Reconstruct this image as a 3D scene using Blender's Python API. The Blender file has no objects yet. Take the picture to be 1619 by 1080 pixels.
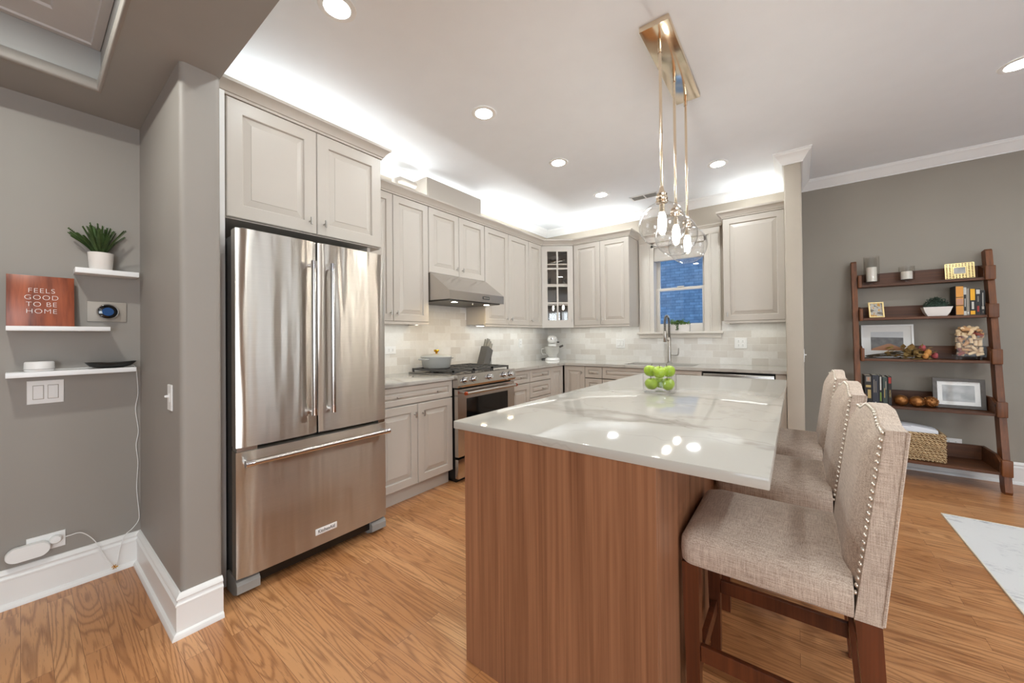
import bpy, bmesh, math, random
from mathutils import Vector, Matrix
SC = bpy.context.scene
COL = SC.collection
PI = math.pi
# ------------------------------------------------------------------ camera
CAM_H, F_PX, CY = 1.2431, 590.04, 528.75
def make_camera():
    yaw, pitch, roll = 0.64944, 0.0075, -0.010015
    cy, sy = math.cos(yaw), math.sin(yaw)
    fwd = Vector((-sy, cy, 0)); right = Vector((cy, sy, 0)); up = Vector((0, 0, 1))
    f2 = fwd*math.cos(pitch)+up*math.sin(pitch); u2 = up*math.cos(pitch)-fwd*math.sin(pitch)
    r3 = right*math.cos(roll)+u2*math.sin(roll); u3 = u2*math.cos(roll)-right*math.sin(roll)
    cd = bpy.data.cameras.new('camera'); co = bpy.data.objects.new('camera', cd); COL.objects.link(co)
    m = Matrix(((r3.x, u3.x, -f2.x, 0), (r3.y, u3.y, -f2.y, 0), (r3.z, u3.z, -f2.z, CAM_H), (0, 0, 0, 1)))
    co.matrix_world = m
    cd.sensor_width = 36; cd.sensor_fit = 'HORIZONTAL'; cd.lens = F_PX/1619*36
    cd.shift_y = (CY-540)/1619; cd.clip_start = .01; cd.clip_end = 100
    SC.camera = co
make_camera()
# ------------------------------------------------------------------ world (blue dusk outside) and exposure
W = bpy.data.worlds.new('dusk'); SC.world = W; W.use_nodes = True
W.node_tree.nodes['Background'].inputs[0].default_value = (.17, .38, .80, 1)
W.node_tree.nodes['Background'].inputs[1].default_value = 1.6
SC.view_settings.view_transform = 'Standard'; SC.view_settings.look = 'None'
SC.view_settings.exposure = 0.6; SC.view_settings.gamma = 1.0; SC.view_settings.use_curve_mapping = False
# lamp strengths (radiance of the lamps' own glowing faces; last one: added window fill)
DOWNLIGHT, COVE, UNDERCAB, BULB, HOODLAMP, WINDOW_FILL = 150.0, 42.0, 10.0, 105.0, 130.0, 5.5
# ------------------------------------------------------------------ materials
MATS = {}
def lin(c):
    return tuple((x/12.92 if x <= .04045 else ((x+.055)/1.055)**2.4) for x in [v/255 for v in c])+(1,)
class NT:
    def __init__(s, name):
        s.m = bpy.data.materials.new(name); s.m.use_nodes = True; s.t = s.m.node_tree; s.n = s.t.nodes
        s.b = s.n['Principled BSDF']; s.out = s.n['Material Output']; MATS[name] = s.m
    def add(s, typ, **kw):
        n = s.n.new(typ)
        for k, v in kw.items():
            if k.startswith('i_'):
                key = k[2:]; key = int(key) if key.isdigit() else key.replace('_', ' ')
                n.inputs[key].default_value = v
            else: setattr(n, k, v)
        return n
    def ln(s, a, ao, b, bi): s.t.links.new(a.outputs[ao], b.inputs[bi])
    def set(s, **kw):
        for k, v in kw.items(): s.b.inputs[k.replace('_', ' ')].default_value = v
    def pos(s, scale=(1, 1, 1), obj=False):
        if obj: g = s.add('ShaderNodeTexCoord'); o = 'Object'
        else: g = s.add('ShaderNodeNewGeometry'); o = 'Position'
        mp = s.add('ShaderNodeMapping'); mp.inputs['Scale'].default_value = scale
        s.ln(g, o, mp, 'Vector'); return mp
    def noise(s, vec, scale=1., detail=3., rough=.5, dist=0.):
        n = s.add('ShaderNodeTexNoise'); n.inputs['Scale'].default_value = scale; n.inputs['Detail'].default_value = detail
        n.inputs['Roughness'].default_value = rough; n.inputs['Distortion'].default_value = dist
        if vec is not None: s.ln(vec, 0, n, 'Vector')
        return n
    def ramp(s, src, so, stops):
        r = s.add('ShaderNodeValToRGB'); e = r.color_ramp.elements
        while len(e) < len(stops): e.new(.5)
        for el, (p, c) in zip(e, stops): el.position = p; el.color = c if len(c) == 4 else tuple(c)+(1,)
        s.ln(src, so, r, 'Fac'); return r
    def math(s, op, a=None, b=None, va=0., vb=0.):
        n = s.add('ShaderNodeMath', operation=op); n.inputs[0].default_value = va; n.inputs[1].default_value = vb
        if a: s.t.links.new(a, n.inputs[0])
        if b: s.t.links.new(b, n.inputs[1])
        return n.outputs[0]
    def mix(s, fac, a, b, blend='MIX'):
        n = s.add('ShaderNodeMix', data_type='RGBA', blend_type=blend)
        for v, i in ((fac, 0), (a, 6), (b, 7)):
            if isinstance(v, (int, float)): n.inputs[i].default_value = v
            elif isinstance(v, tuple): n.inputs[i].default_value = v
            else: s.t.links.new(v, n.inputs[i])
        return n.outputs[2]
    def bump(s, hout, strength=.2, dist=.002):
        b = s.add('ShaderNodeBump'); b.inputs['Strength'].default_value = strength; b.inputs['Distance'].default_value = dist
        s.t.links.new(hout, b.inputs['Height']); s.ln(b, 0, s.b, 'Normal'); return b
    def col(s, out): s.t.links.new(out, s.b.inputs['Base Color'])
def plain(name, rgb, rough=.5, metal=0., var=.04, vscale=6., bump=0., bscale=200., **kw):
    t = NT(name); c = lin(rgb); t.set(Roughness=rough, Metallic=metal, **kw)
    p = t.pos(); n = t.noise(p, vscale, 2.)
    hi = tuple(min(1, x*(1+var)) for x in c[:3])+(1,); lo = tuple(x*(1-var) for x in c[:3])+(1,)
    t.col(t.ramp(n, 0, [(.3, lo), (.7, hi)]).outputs[0])
    if bump:
        n2 = t.noise(p, bscale, 2.); t.bump(n2.outputs[0], bump, .001)
    return t.m
def emit(name, rgb, strength):
    t = NT(name); e = t.add('ShaderNodeEmission'); e.inputs[0].default_value = rgb+(1,); e.inputs[1].default_value = strength
    t.ln(e, 0, t.out, 'Surface'); return t.m
def thin_glass(name, tint=(1, 1, 1), refl=1.0, rough=0.0):
    t = NT(name); a = t.add('ShaderNodeBsdfTransparent'); a.inputs[0].default_value = tint+(1,)
    g = t.add('ShaderNodeBsdfGlossy'); g.inputs['Roughness'].default_value = rough
    f = t.add('ShaderNodeLayerWeight'); f.inputs[0].default_value = .5
    k = t.math('MULTIPLY', t.math('ADD', t.math('MULTIPLY', t.math('POWER', f.outputs['Facing'], vb=5.), vb=.8), vb=.04), vb=refl)
    mx = t.add('ShaderNodeMixShader'); t.t.links.new(k, mx.inputs[0]); t.ln(a, 0, mx, 1); t.ln(g, 0, mx, 2); t.ln(mx, 0, t.out, 'Surface')
    return t.m
def mat_floor():
    t = NT('oak_floor'); p = t.pos()
    br = t.add('ShaderNodeTexBrick', offset=.37, squash=1.0)
    br.inputs['Color1'].default_value = (0, 0, 0, 1); br.inputs['Color2'].default_value = (1, 1, 1, 1); br.inputs['Mortar'].default_value = (.5, .5, .5, 1)
    br.inputs['Scale'].default_value = 1.; br.inputs['Mortar Size'].default_value = .0006; br.inputs['Mortar Smooth'].default_value = .1
    br.inputs['Brick Width'].default_value = .95; br.inputs['Row Height'].default_value = .0765
    t.ln(p, 0, br, 'Vector')
    sep = t.add('ShaderNodeSeparateXYZ'); t.ln(p, 0, sep, 0)
    rnd = t.add('ShaderNodeSeparateColor'); t.ln(br, 'Color', rnd, 0)
    r = rnd.outputs[0]
    row = t.math('FLOOR', t.math('DIVIDE', sep.outputs[1], vb=.0765))
    off = t.math('ADD', t.math('MULTIPLY', r, vb=37.), t.math('MULTIPLY', row, vb=5.3))
    cv = t.add('ShaderNodeCombineXYZ')
    t.t.links.new(t.math('MULTIPLY', sep.outputs[0], vb=.8), cv.inputs[0]); t.t.links.new(t.math('MULTIPLY', sep.outputs[1], vb=9.5), cv.inputs[1]); t.t.links.new(off, cv.inputs[2])
    n1 = t.noise(cv, 1., 1.5, .5, .25)
    fine = t.add('ShaderNodeCombineXYZ')
    t.t.links.new(t.math('MULTIPLY', sep.outputs[0], vb=9.), fine.inputs[0]); t.t.links.new(t.math('MULTIPLY', sep.outputs[1], vb=190.), fine.inputs[1]); t.t.links.new(off, fine.inputs[2])
    n2 = t.noise(fine, 1., 2., .6)
    rings = t.math('SINE', t.math('ADD', t.math('MULTIPLY', n1.outputs[0], vb=105.), t.math('MULTIPLY', n2.outputs[0], vb=1.6)))
    rg = t.math('POWER', t.math('MULTIPLY_ADD', rings, vb=.5) if False else t.math('ADD', t.math('MULTIPLY', rings, vb=.5), vb=.5), vb=3.)
    base = t.ramp(br, 'Color', [(0., lin((182, 126, 80))), (.5, lin((200, 143, 94))), (1., lin((214, 160, 110)))])
    big = t.noise(p, .9, 2.)
    c1 = t.mix(t.math('MULTIPLY', rg, vb=.6), base.outputs[0], lin((128, 78, 42)))
    c2 = t.mix(t.math('MULTIPLY', t.math('GREATER_THAN', n2.outputs[0], vb=.6), vb=.35), c1, lin((112, 70, 40)))
    c3 = t.mix(t.math('MULTIPLY', big.outputs[0], vb=.25), c2, lin((186, 122, 72)))
    c4 = t.mix(t.math('MULTIPLY', br.outputs['Fac'], vb=.85), c3, lin((92, 56, 32)))
    t.col(c4); t.set(Roughness=.34); t.b.inputs['Coat Weight'].default_value = .25; t.b.inputs['Coat Roughness'].default_value = .18
    t.bump(t.math('SUBTRACT', n2.outputs[0], br.outputs['Fac']), .12, .001)
    return t.m
def mat_wood(name, dark, light, axis='z', fine=60., coarse=7., rough=.4, coat=0., contrast=1.):
    t = NT(name)
    sc = {'z': (fine, fine, 1.2), 'x': (1.2, fine, fine), 'y': (fine, 1.2, fine)}[axis]
    sc2 = {'z': (coarse, coarse, .35), 'x': (.35, coarse, coarse), 'y': (coarse, .35, coarse)}[axis]
    n1 = t.noise(t.pos(sc), 1., 3., .6); n2 = t.noise(t.pos(sc2), 1., 4., .6, .8)
    f = t.math('ADD', t.math('MULTIPLY', n1.outputs[0], vb=.45), t.math('MULTIPLY', n2.outputs[0], vb=.55))
    w = .16/contrast
    r = t.ramp(t.add('ShaderNodeValue'), 0, [(.5-w, lin(dark)), (.5+w, lin(light))])
    t.t.links.new(f, r.inputs[0]); t.col(r.outputs[0]); t.set(Roughness=rough)
    t.b.inputs['Coat Weight'].default_value = coat
    t.bump(n1.outputs[0], .06, .0006); return t.m
def mat_quartz(name, vein=.5):
    t = NT(name); p = t.pos(); d = t.noise(p, 1.3, 5., .6)
    v = t.add('ShaderNodeVectorMath', operation='MULTIPLY_ADD'); v.inputs[1].default_value = (.75, .75, .75)
    t.ln(d, 'Color', v, 0); t.ln(p, 0, v, 2)
    def veins(sc, w, off):
        mp = t.add('ShaderNodeMapping'); mp.inputs['Location'].default_value = off; mp.inputs['Rotation'].default_value = (0, 0, .75); mp.inputs['Scale'].default_value = (sc*.35, sc, sc)
        t.ln(v, 0, mp, 0)
        n = t.noise(mp, 1., 1.5, .4); a = t.math('ABSOLUTE', t.math('SUBTRACT', n.outputs[0], vb=.5))
        return t.ramp_from(a, [(0., (1, 1, 1)), (w, (0, 0, 0))])
    def rf(a, stops):
        r = t.add('ShaderNodeValToRGB'); e = r.color_ramp.elements
        for el, (q, c) in zip(e, stops): el.position = q; el.color = tuple(c)+(1,)
        t.t.links.new(a, r.inputs[0]); return r.outputs[0]
    t.ramp_from = rf
    a = veins(1.5, .022, (3.1, .4, 0)); b = veins(3.4, .012, (1.2, 7.4, 0))
    msk = t.noise(p, 1.1, 2.)
    k = t.math('MULTIPLY', t.math('ADD', a, t.math('MULTIPLY', b, vb=.4)), t.math('MULTIPLY', msk.outputs[0], vb=vein*1.6))
    t.col(t.mix(k, lin((186, 182, 174)), lin((134, 126, 118)))); t.set(Roughness=.07); return t.m
def mat_tile(name, plane):
    t = NT(name); g = t.add('ShaderNodeNewGeometry'); sp = t.add('ShaderNodeSeparateXYZ'); t.ln(g, 'Position', sp, 0)
    cb = t.add('ShaderNodeCombineXYZ'); t.ln(sp, 1 if plane == 'x' else 0, cb, 0)
    t.t.links.new(t.math('SUBTRACT', sp.outputs[2], vb=.915), cb.inputs[1])
    br = t.add('ShaderNodeTexBrick', offset=.5)
    br.inputs['Color1'].default_value = lin((214, 207, 198)); br.inputs['Color2'].default_value = lin((240, 238, 234)); br.inputs['Mortar'].default_value = lin((240, 238, 233))
    br.inputs['Scale'].default_value = 1.; br.inputs['Brick Width'].default_value = .151; br.inputs['Row Height'].default_value = .0755; br.inputs['Mortar Size'].default_value = .0016
    br.inputs['Mortar Smooth'].default_value = .3; br.inputs['Bias'].default_value = .15
    t.ln(cb, 0, br, 'Vector')
    n = t.noise(t.pos(), 16., 6., .7, 1.6)
    t.col(t.mix(t.math('MULTIPLY', n.outputs[0], vb=.42), br.outputs[0], lin((190, 182, 172)))); t.set(Roughness=.35)
    t.bump(t.math('SUBTRACT', va=1., b=br.outputs['Fac']), .35, .0015); return t.m
def mat_steel(name, rgb=(200, 198, 195), rough=.22, aniso=.75, axis='x', wav=.0, brush='y', rot=0.):
    """Brushed steel; AXIS is the face normal, BRUSH the direction of the brush lines."""
    t = NT(name); t.set(Metallic=1., Roughness=rough, Anisotropic=aniso); t.b.inputs['Anisotropic Rotation'].default_value = rot
    sc = {'y': (300, 2, 300), 'z': (300, 300, 2), 'x': (2, 300, 300)}[brush]
    n = t.noise(t.pos(sc), 1., 2.); c = lin(rgb)
    t.col(t.ramp(n, 0, [(.3, tuple(x*.975 for x in c[:3])), (.7, tuple(min(1, x*1.02) for x in c[:3]))]).outputs[0])
    tg = t.add('ShaderNodeCombineXYZ')
    for i_, v_ in enumerate((.06, .05, .03)): tg.inputs[i_].default_value = v_
    tg.inputs['XYZ'.index(brush.upper())].default_value = 1.
    t.ln(tg, 0, t.b, 'Tangent')
    if wav:
        w = t.noise(t.pos((1., 9., .8)), 1., 2., .5)
        b = t.bump(w.outputs[0], wav, .02)
        fn = t.noise(t.pos((1., 2.5, 420.)), 1., 1., .5)
        b2 = t.add('ShaderNodeBump'); b2.inputs['Strength'].default_value = .15; b2.inputs['Distance'].default_value = .0011
        t.ln(fn, 0, b2, 'Height'); t.ln(b, 0, b2, 'Normal'); t.ln(b2, 0, t.b, 'Normal')
    return t.m
def mat_fabric():
    t = NT('linen'); tc = t.add('ShaderNodeTexCoord')
    def st(s):
        mp = t.add('ShaderNodeMapping'); mp.inputs['Scale'].default_value = s; t.ln(tc, 'Object', mp, 0); return t.noise(mp, 1., 2., .6)
    a = st((420, 22, 420)); b = st((22, 420, 420)); c = st((420, 420, 22))
    f = t.math('MULTIPLY', t.math('ADD', t.math('ADD', a.outputs[0], b.outputs[0]), c.outputs[0]), vb=.3333)
    r = t.add('ShaderNodeValToRGB'); e = r.color_ramp.elements
    e[0].position = .38; e[0].color = lin((156, 134, 118)); e[1].position = .60; e[1].color = lin((214, 198, 182))
    t.t.links.new(f, r.inputs[0]); t.col(r.outputs[0]); t.set(Roughness=.9); t.b.inputs['Sheen Weight'].default_value = .2
    t.bump(f, .12, .0006); return t.m
def mat_rug():
    t = NT('rug_pile'); p = t.pos(); n = t.noise(p, 3.2, 5., .7, .6); m = t.noise(t.pos((14, 60, 1)), 1., 3., .7); q = t.noise(p, 1.6, 2.)
    f = t.math('MULTIPLY', t.math('GREATER_THAN', m.outputs[0], vb=.52), t.math('MULTIPLY', t.math('MAXIMUM', t.math('SUBTRACT', n.outputs[0], vb=.5), vb=0.), vb=4.))
    f = t.math('MINIMUM', f, vb=.75)
    c = t.mix(f, lin((222, 222, 222)), lin((128, 130, 140)))
    t.col(c); t.set(Roughness=.95); t.bump(t.noise(p, 400., 2.).outputs[0], .4, .002); return t.m
def mat_brick():
    t = NT('painted_brick'); g = t.add('ShaderNodeNewGeometry'); sp = t.add('ShaderNodeSeparateXYZ'); t.ln(g, 'Position', sp, 0)
    cb = t.add('ShaderNodeCombineXYZ'); t.ln(sp, 0, cb, 0); t.ln(sp, 2, cb, 1)
    br = t.add('ShaderNodeTexBrick', offset=.5); br.inputs['Color1'].default_value = lin((165, 160, 150)); br.inputs['Color2'].default_value = lin((195, 190, 180)); br.inputs['Mortar'].default_value = lin((140, 136, 130))
    br.inputs['Scale'].default_value = 1.; br.inputs['Brick Width'].default_value = .21; br.inputs['Row Height'].default_value = .07; br.inputs['Mortar Size'].default_value = .006
    t.ln(cb, 0, br, 'Vector'); n = t.noise(t.pos(), 9., 4.)
    t.col(t.mix(t.math('MULTIPLY', n.outputs[0], vb=.8), br.outputs[0], lin((90, 92, 98)))); t.set(Roughness=.9); return t.m
def mat_weave():
    t = NT('seagrass_weave'); w = t.add('ShaderNodeTexWave', wave_type='BANDS', bands_direction='DIAGONAL'); w.inputs['Scale'].default_value = 24.; w.inputs['Distortion'].default_value = 3.; w.inputs['Detail'].default_value = 2.; w.inputs['Detail Scale'].default_value = 2.
    p = t.pos((1, 1, 1.6)); t.ln(p, 0, w, 0)
    t.col(t.ramp(w, 0, [(.1, lin((128, 96, 62))), (.5, lin((206, 174, 130))), (1., lin((232, 206, 164)))]).outputs[0]); t.set(Roughness=.8)
    t.bump(w.outputs[1], .8, .006); return t.m
def M(n): return MATS[n]
plain('ceiling_paint', (238, 241, 245), .8, var=.01)
plain('gray_paint', (150, 144, 137), .55, var=.02, vscale=3.)
plain('living_gray_paint', (154, 147, 136), .6, var=.02, vscale=3.)
plain('greige_paint', (180, 170, 156), .6, var=.02)
plain('beam_bounce_gray', (162, 162, 159), .55, var=.02); plain('tray_shaded_white', (202, 201, 200), .5, var=.02); plain('casing_paint', (222, 215, 205), .4, var=.01)  # beam: wall gray lightened for bounce light; tray: white grayed for its dimness
plain('trim_white', (236, 235, 233), .35, var=.01)
plain('cabinet_paint', (195, 187, 177), .38, var=.01)
plain('white_plastic', (238, 237, 235), .35, var=.01)
plain('shelf_white', (240, 240, 240), .4, var=.01)
plain('black_plastic', (14, 14, 15), .3); plain('black_glass', (6, 7, 8), .06)
plain('dark_gray', (70, 68, 66), .45); plain('feet_gray', (150, 148, 144), .45)
plain('cast_iron', (70, 68, 66), .38, bump=.2)
plain('nickel', (190, 186, 180), .28, 1.); plain('chrome', (220, 220, 222), .08, 1.)
plain('champagne', (234, 218, 194), .13, 1., var=.01); plain('gold', (214, 160, 50), .25, 1.)
plain('copper_red', (196, 92, 60), .3, 1.); plain('nail_nickel', (232, 224, 212), .35, .8)
mat_floor()
mat_wood('walnut', (112, 70, 46), (164, 114, 82), 'z', 90., 11., .42, contrast=1.0)
mat_wood('shelf_wood', (56, 32, 18), (110, 66, 36), 'x', 50., 8., .5, 0.)
mat_wood('shelf_post_wood', (82, 46, 22), (140, 84, 44), 'z', 60., 8., .42, 0.)
mat_wood('stool_wood', (64, 30, 16), (112, 58, 32), 'z', 60., 8., .3, .2)
mat_wood('acacia', (96, 42, 24), (178, 92, 56), 'z', 45., 9., .35)
mat_quartz('quartz', .55); mat_tile('tile_left', 'x'); mat_tile('tile_back', 'y')
mat_steel('steel_fridge', (200, 194, 185), .31, 1.0, wav=.55, brush='y', rot=.25)
mat_steel('steel', (196, 190, 184), .24, .7, brush='y'); mat_steel('steel_x', (196, 192, 188), .24, .6, brush='x')
mat_fabric(); mat_rug(); mat_brick(); mat_weave()
thin_glass('clear_glass'); thin_glass('smoke_glass', (.985, .98, .97), 1.7); thin_glass('jar_glass', (.985, .98, .97), .25); thin_glass('picture_glass', (.98, .98, .98), .35); thin_glass('cabinet_glass', (.97, .96, .95), 1.0); thin_glass('oven_glass', (.25, .26, .25), 1.6)
def milky():
    t = NT('milky_glass'); a = t.add('ShaderNodeBsdfTransparent'); t.set(Roughness=.15); t.b.inputs['Base Color'].default_value = lin((226, 224, 218)); mx = t.add('ShaderNodeMixShader'); mx.inputs[0].default_value = .38
    t.ln(a, 0, mx, 1); t.ln(t.b, 0, mx, 2); t.ln(mx, 0, t.out, 'Surface')
milky()
thin_glass('window_glass', (.97, .98, 1.), 1.0); thin_glass('globe_glass', (.985, .985, .985), 2.4)
plain('apple_green', (158, 186, 56), .28, var=.18, vscale=22.); plain('stem_brown', (84, 62, 38), .8)
plain('dutch_blue', (162, 163, 160), .28); plain('knife_gray', (92, 90, 88), .5)
plain('pot_white', (232, 226, 220), .5); plain('fern_green', (58, 82, 36), .6, var=.35, vscale=30.); plain('succulent_green', (96, 124, 52), .6, var=.4, vscale=40.)
plain('pine_green', (48, 68, 54), .7, var=.4, vscale=40.); plain('soil', (60, 46, 36), .9)
plain('candle_wax', (244, 240, 232), .5, **{'Subsurface_Weight': .1}); plain('gold_frame', (236, 210, 150), .3, .6)
plain('cork', (196, 152, 108), .85, var=.25, vscale=25.); plain('cork_pale', (222, 196, 158), .85, var=.15, vscale=25.); plain('cork_wine', (150, 78, 66), .85, var=.2)
plain('bronze', (156, 104, 56), .32, .7, var=.3, vscale=40.)
plain('petal_pink', (178, 84, 88), .8, var=.2); plain('petal_orange', (214, 152, 82), .8, var=.2); plain('dry_leaf', (152, 124, 72), .85, var=.45, vscale=30.); plain('dry_stem', (70, 58, 40), .85)
plain('paper_white', (240, 238, 234), .7); plain('towel', (226, 228, 234), .95, var=.04, bump=.3); plain('towel_line', (110, 112, 140), .95)
plain('photo_road', (176, 120, 82), .5, var=.15); plain('photo_hill', (104, 102, 100), .5, var=.3, vscale=25.); plain('photo_sky', (208, 210, 212), .5); plain('photo_gray', (170, 170, 168), .5, var=.35, vscale=14.); plain('photo_autumn0', (196, 150, 80))
def autumn_mat():
    t = NT('photo_autumn'); n = t.noise(t.pos(), 34., 3.)
    t.col(t.ramp(n, 0, [(.38, lin((120, 112, 100))), (.48, lin((206, 202, 192))), (.56, lin((196, 192, 182))), (.62, lin((214, 158, 62)))]).outputs[0]); t.set(Roughness=.5)
autumn_mat()
plain('frame_gray', (98, 94, 90), .6, var=.15, vscale=30.)
for nm, c in (('book_black', (34, 31, 30)), ('book_orange', (222, 154, 66)), ('book_yellow', (240, 178, 28)), ('book_gray', (150, 142, 130)), ('book_navy', (50, 52, 62)), ('book_green', (54, 66, 62)), ('book_pale', (206, 204, 196)), ('book_red', (166, 50, 38)), ('book_gold', (186, 160, 100)), ('book_face', (190, 140, 112)), ('page_cream', (226, 218, 200)), ('leaf_green', (120, 150, 60))):
    plain(nm, c, .5, var=.06)
plain('thermo_plate', (168, 160, 150), .45); emit('thermo_screen', (.05, .12, .3), .35)
plain('blind_fabric', (206, 200, 192), .8); plain('black_tray', (22, 20, 19), .45)
emit('downlight_glow', (.93, .99, 1.), DOWNLIGHT); emit('downlight_dim', (.93, .99, 1.), DOWNLIGHT*.6); emit('tray_glow', (.98, 1., .95), DOWNLIGHT*2.2); emit('living_fill_glow', (.94, 1., 1.), DOWNLIGHT*.9)
emit('cove_glow', (.94, .99, 1.), COVE); emit('undercab_glow', (.98, 1., .94), UNDERCAB); emit('bulb_glow', (1., .93, .82), BULB); emit('hood_glow', (1., .78, .45), HOODLAMP)
# ------------------------------------------------------------------ mesh builder
class MB:
    def __init__(s): s.bm = bmesh.new(); s.mi = 0
    def _done(s, verts, xf=None):
        if xf is not None: bmesh.ops.transform(s.bm, matrix=xf, verts=verts)
        fs = set(f for v in verts for f in v.link_faces)
        for f in fs: f.material_index = s.mi
        return s
    def box(s, x0, x1, y0, y1, z0, z1, bev=0., seg=2, xf=None):
        r = bmesh.ops.create_cube(s.bm, size=1.)
        vs = r['verts']
        bmesh.ops.transform(s.bm, matrix=Matrix.Translation(((x0+x1)/2, (y0+y1)/2, (z0+z1)/2)) @ Matrix.Diagonal((abs(x1-x0), abs(y1-y0), abs(z1-z0), 1)), verts=vs)
        if bev > 0:
            es = list(set(e for v in vs for e in v.link_edges))
            q = bmesh.ops.bevel(s.bm, geom=es, offset=bev, segments=seg, affect='EDGES', profile=.5, clamp_overlap=True)
            vs = list(set(q['verts']) | set(v for v in vs if v.is_valid))
        return s._done(vs, xf)
    def lathe(s, prof, cx=0, cy=0, cz=0, n=32, xf=None, cap0=True, cap1=True):
        rings = []
        for r, z in prof:
            rings.append([s.bm.verts.new((cx+r*math.cos(2*PI*i/n), cy+r*math.sin(2*PI*i/n), cz+z)) for i in range(n)])
        for a, b in zip(rings, rings[1:]):
            for i in range(n): s.bm.faces.new((a[i], a[(i+1) % n], b[(i+1) % n], b[i]))
        if cap0: s.bm.faces.new(list(reversed(rings[0])))
        if cap1: s.bm.faces.new(rings[-1])
        return s._done([v for r in rings for v in r], xf)
    def tube(s, pts, r, n=8, closed=False, cap=True, r1=None):
        pts = [Vector(p) for p in pts]; m = len(pts); rings = []
        up = None
        for i, p in enumerate(pts):
            if closed: t = pts[(i+1) % m]-pts[i-1]
            else: t = pts[min(i+1, m-1)]-pts[max(i-1, 0)]
            t.normalize()
            if up is None:
                up = t.orthogonal().normalized()
            up = (up-t*up.dot(t))
            up = up.normalized() if up.length > 1e-6 else t.orthogonal().normalized()
            w = t.cross(up); rr = r if r1 is None else r+(r1-r)*i/(m-1)
            rings.append([s.bm.verts.new(p+up*rr*math.cos(2*PI*k/n)+w*rr*math.sin(2*PI*k/n)) for k in range(n)])
        pr = list(zip(rings, rings[1:]))+([(rings[-1], rings[0])] if closed else [])
        for a, b in pr:
            for k in range(n): s.bm.faces.new((a[k], a[(k+1) % n], b[(k+1) % n], b[k]))
        if cap and not closed: s.bm.faces.new(list(reversed(rings[0]))); s.bm.faces.new(rings[-1])
        return s._done([v for q in rings for v in q])
    def cyl(s, a, b, r, n=20, r1=None): return s.tube([a, b], r, n, r1=r1)
    def prism(s, poly, axis, a, b, xf=None):
        """Extrude a polygon given in the two other axes (cyclic order) along AXIS from a to b."""
        def P(q, h): return {'x': (h, q[0], q[1]), 'y': (q[0], h, q[1]), 'z': (q[0], q[1], h)}[axis]
        A = [s.bm.verts.new(P(q, a)) for q in poly]; B = [s.bm.verts.new(P(q, b)) for q in poly]
        n = len(poly)
        for i in range(n): s.bm.faces.new((A[i], A[(i+1) % n], B[(i+1) % n], B[i]))
        s.bm.faces.new(list(reversed(A))); s.bm.faces.new(B)
        return s._done(A+B, xf)
    def loft(s, rings, cap0=True, cap1=True, xf=None):
        R = [[s.bm.verts.new(p) for p in r] for r in rings]; n = len(R[0])
        for a, b in zip(R, R[1:]):
            for i in range(n): s.bm.faces.new((a[i], a[(i+1) % n], b[(i+1) % n], b[i]))
        if cap0: s.bm.faces.new(list(reversed(R[0])))
        if cap1: s.bm.faces.new(R[-1])
        return s._done([v for r in R for v in r], xf)
    def sphere(s, c, r, u=20, v=14, xf=None):
        q = bmesh.ops.create_uvsphere(s.bm, u_segments=u, v_segments=v, radius=1.)
        rr = r if isinstance(r, (tuple, list)) else (r, r, r)
        bmesh.ops.transform(s.bm, matrix=Matrix.Translation(c) @ Matrix.Diagonal((*rr, 1)), verts=q['verts'])
        return s._done(q['verts'], xf)
    def face(s, pts):
        vs = [s.bm.verts.new(p) for p in pts]; s.bm.faces.new(vs); return s._done(vs)
    def sweep(s, path, prof, closed=False, caps=True):
        """Sweep a (outward, z) profile along an XY path with mitred corners; outward is to the right of travel."""
        pts = [Vector(p) for p in path]; n = len(pts); rings = []
        for i, p in enumerate(pts):
            ds = []
            if i > 0 or closed: ds.append((pts[i]-pts[i-1]).normalized())
            if i < n-1 or closed: ds.append((pts[(i+1) % n]-pts[i]).normalized())
            ns = [Vector((d.y, -d.x)) for d in ds]
            m = ns[0] if len(ns) == 1 else (ns[0]+ns[1])/max(1e-6, (1+ns[0].dot(ns[1])))
            rings.append([s.bm.verts.new((p.x+m.x*o, p.y+m.y*o, z)) for o, z in prof])
        k = len(prof); pr = list(zip(rings, rings[1:]))+([(rings[-1], rings[0])] if closed else [])
        for a, b in pr:
            for i in range(k): s.bm.faces.new((a[i], a[(i+1) % k], b[(i+1) % k], b[i]))
        if caps and not closed: s.bm.faces.new(list(reversed(rings[0]))); s.bm.faces.new(rings[-1])
        return s._done([v for r in rings for v in r])
    def build(s, name, mat, parent=None, smooth=40., loc=None, normals=True):
        bm = s.bm
        if normals: bmesh.ops.recalc_face_normals(bm, faces=bm.faces)
        if parent is None:
            if loc is None:
                xs = [v.co for v in bm.verts]
                loc = Vector(((min(v.x for v in xs)+max(v.x for v in xs))/2, (min(v.y for v in xs)+max(v.y for v in xs))/2, min(v.z for v in xs)))
            off = Vector(loc)
        else: off = wloc(parent)
        bmesh.ops.translate(bm, vec=-off, verts=bm.verts)
        me = bpy.data.meshes.new(name); bm.to_mesh(me); bm.free()
        for m in (mat if isinstance(mat, (list, tuple)) else [mat]): me.materials.append(MATS[m])
        if smooth:
            me.shade_smooth(); me.set_sharp_from_angle(angle=math.radians(smooth))
        o = bpy.data.objects.new(name, me); COL.objects.link(o)
        if parent is None: o.location = off
        else: o.parent = parent
        return o
def wloc(o):
    v = Vector((0, 0, 0))
    while o is not None: v += o.location; o = o.parent
    return v
def tag(o, label=None, cat=None, group=None, kind=None):
    for k, v in (('label', label), ('category', cat), ('group', group), ('kind', kind)):
        if v: o[k] = v
    return o
def thing(name, loc, label, cat, group=None):
    o = bpy.data.objects.new(name, None); COL.objects.link(o); o.location = loc; o.empty_display_size = .05
    return tag(o, label, cat, group)
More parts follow.
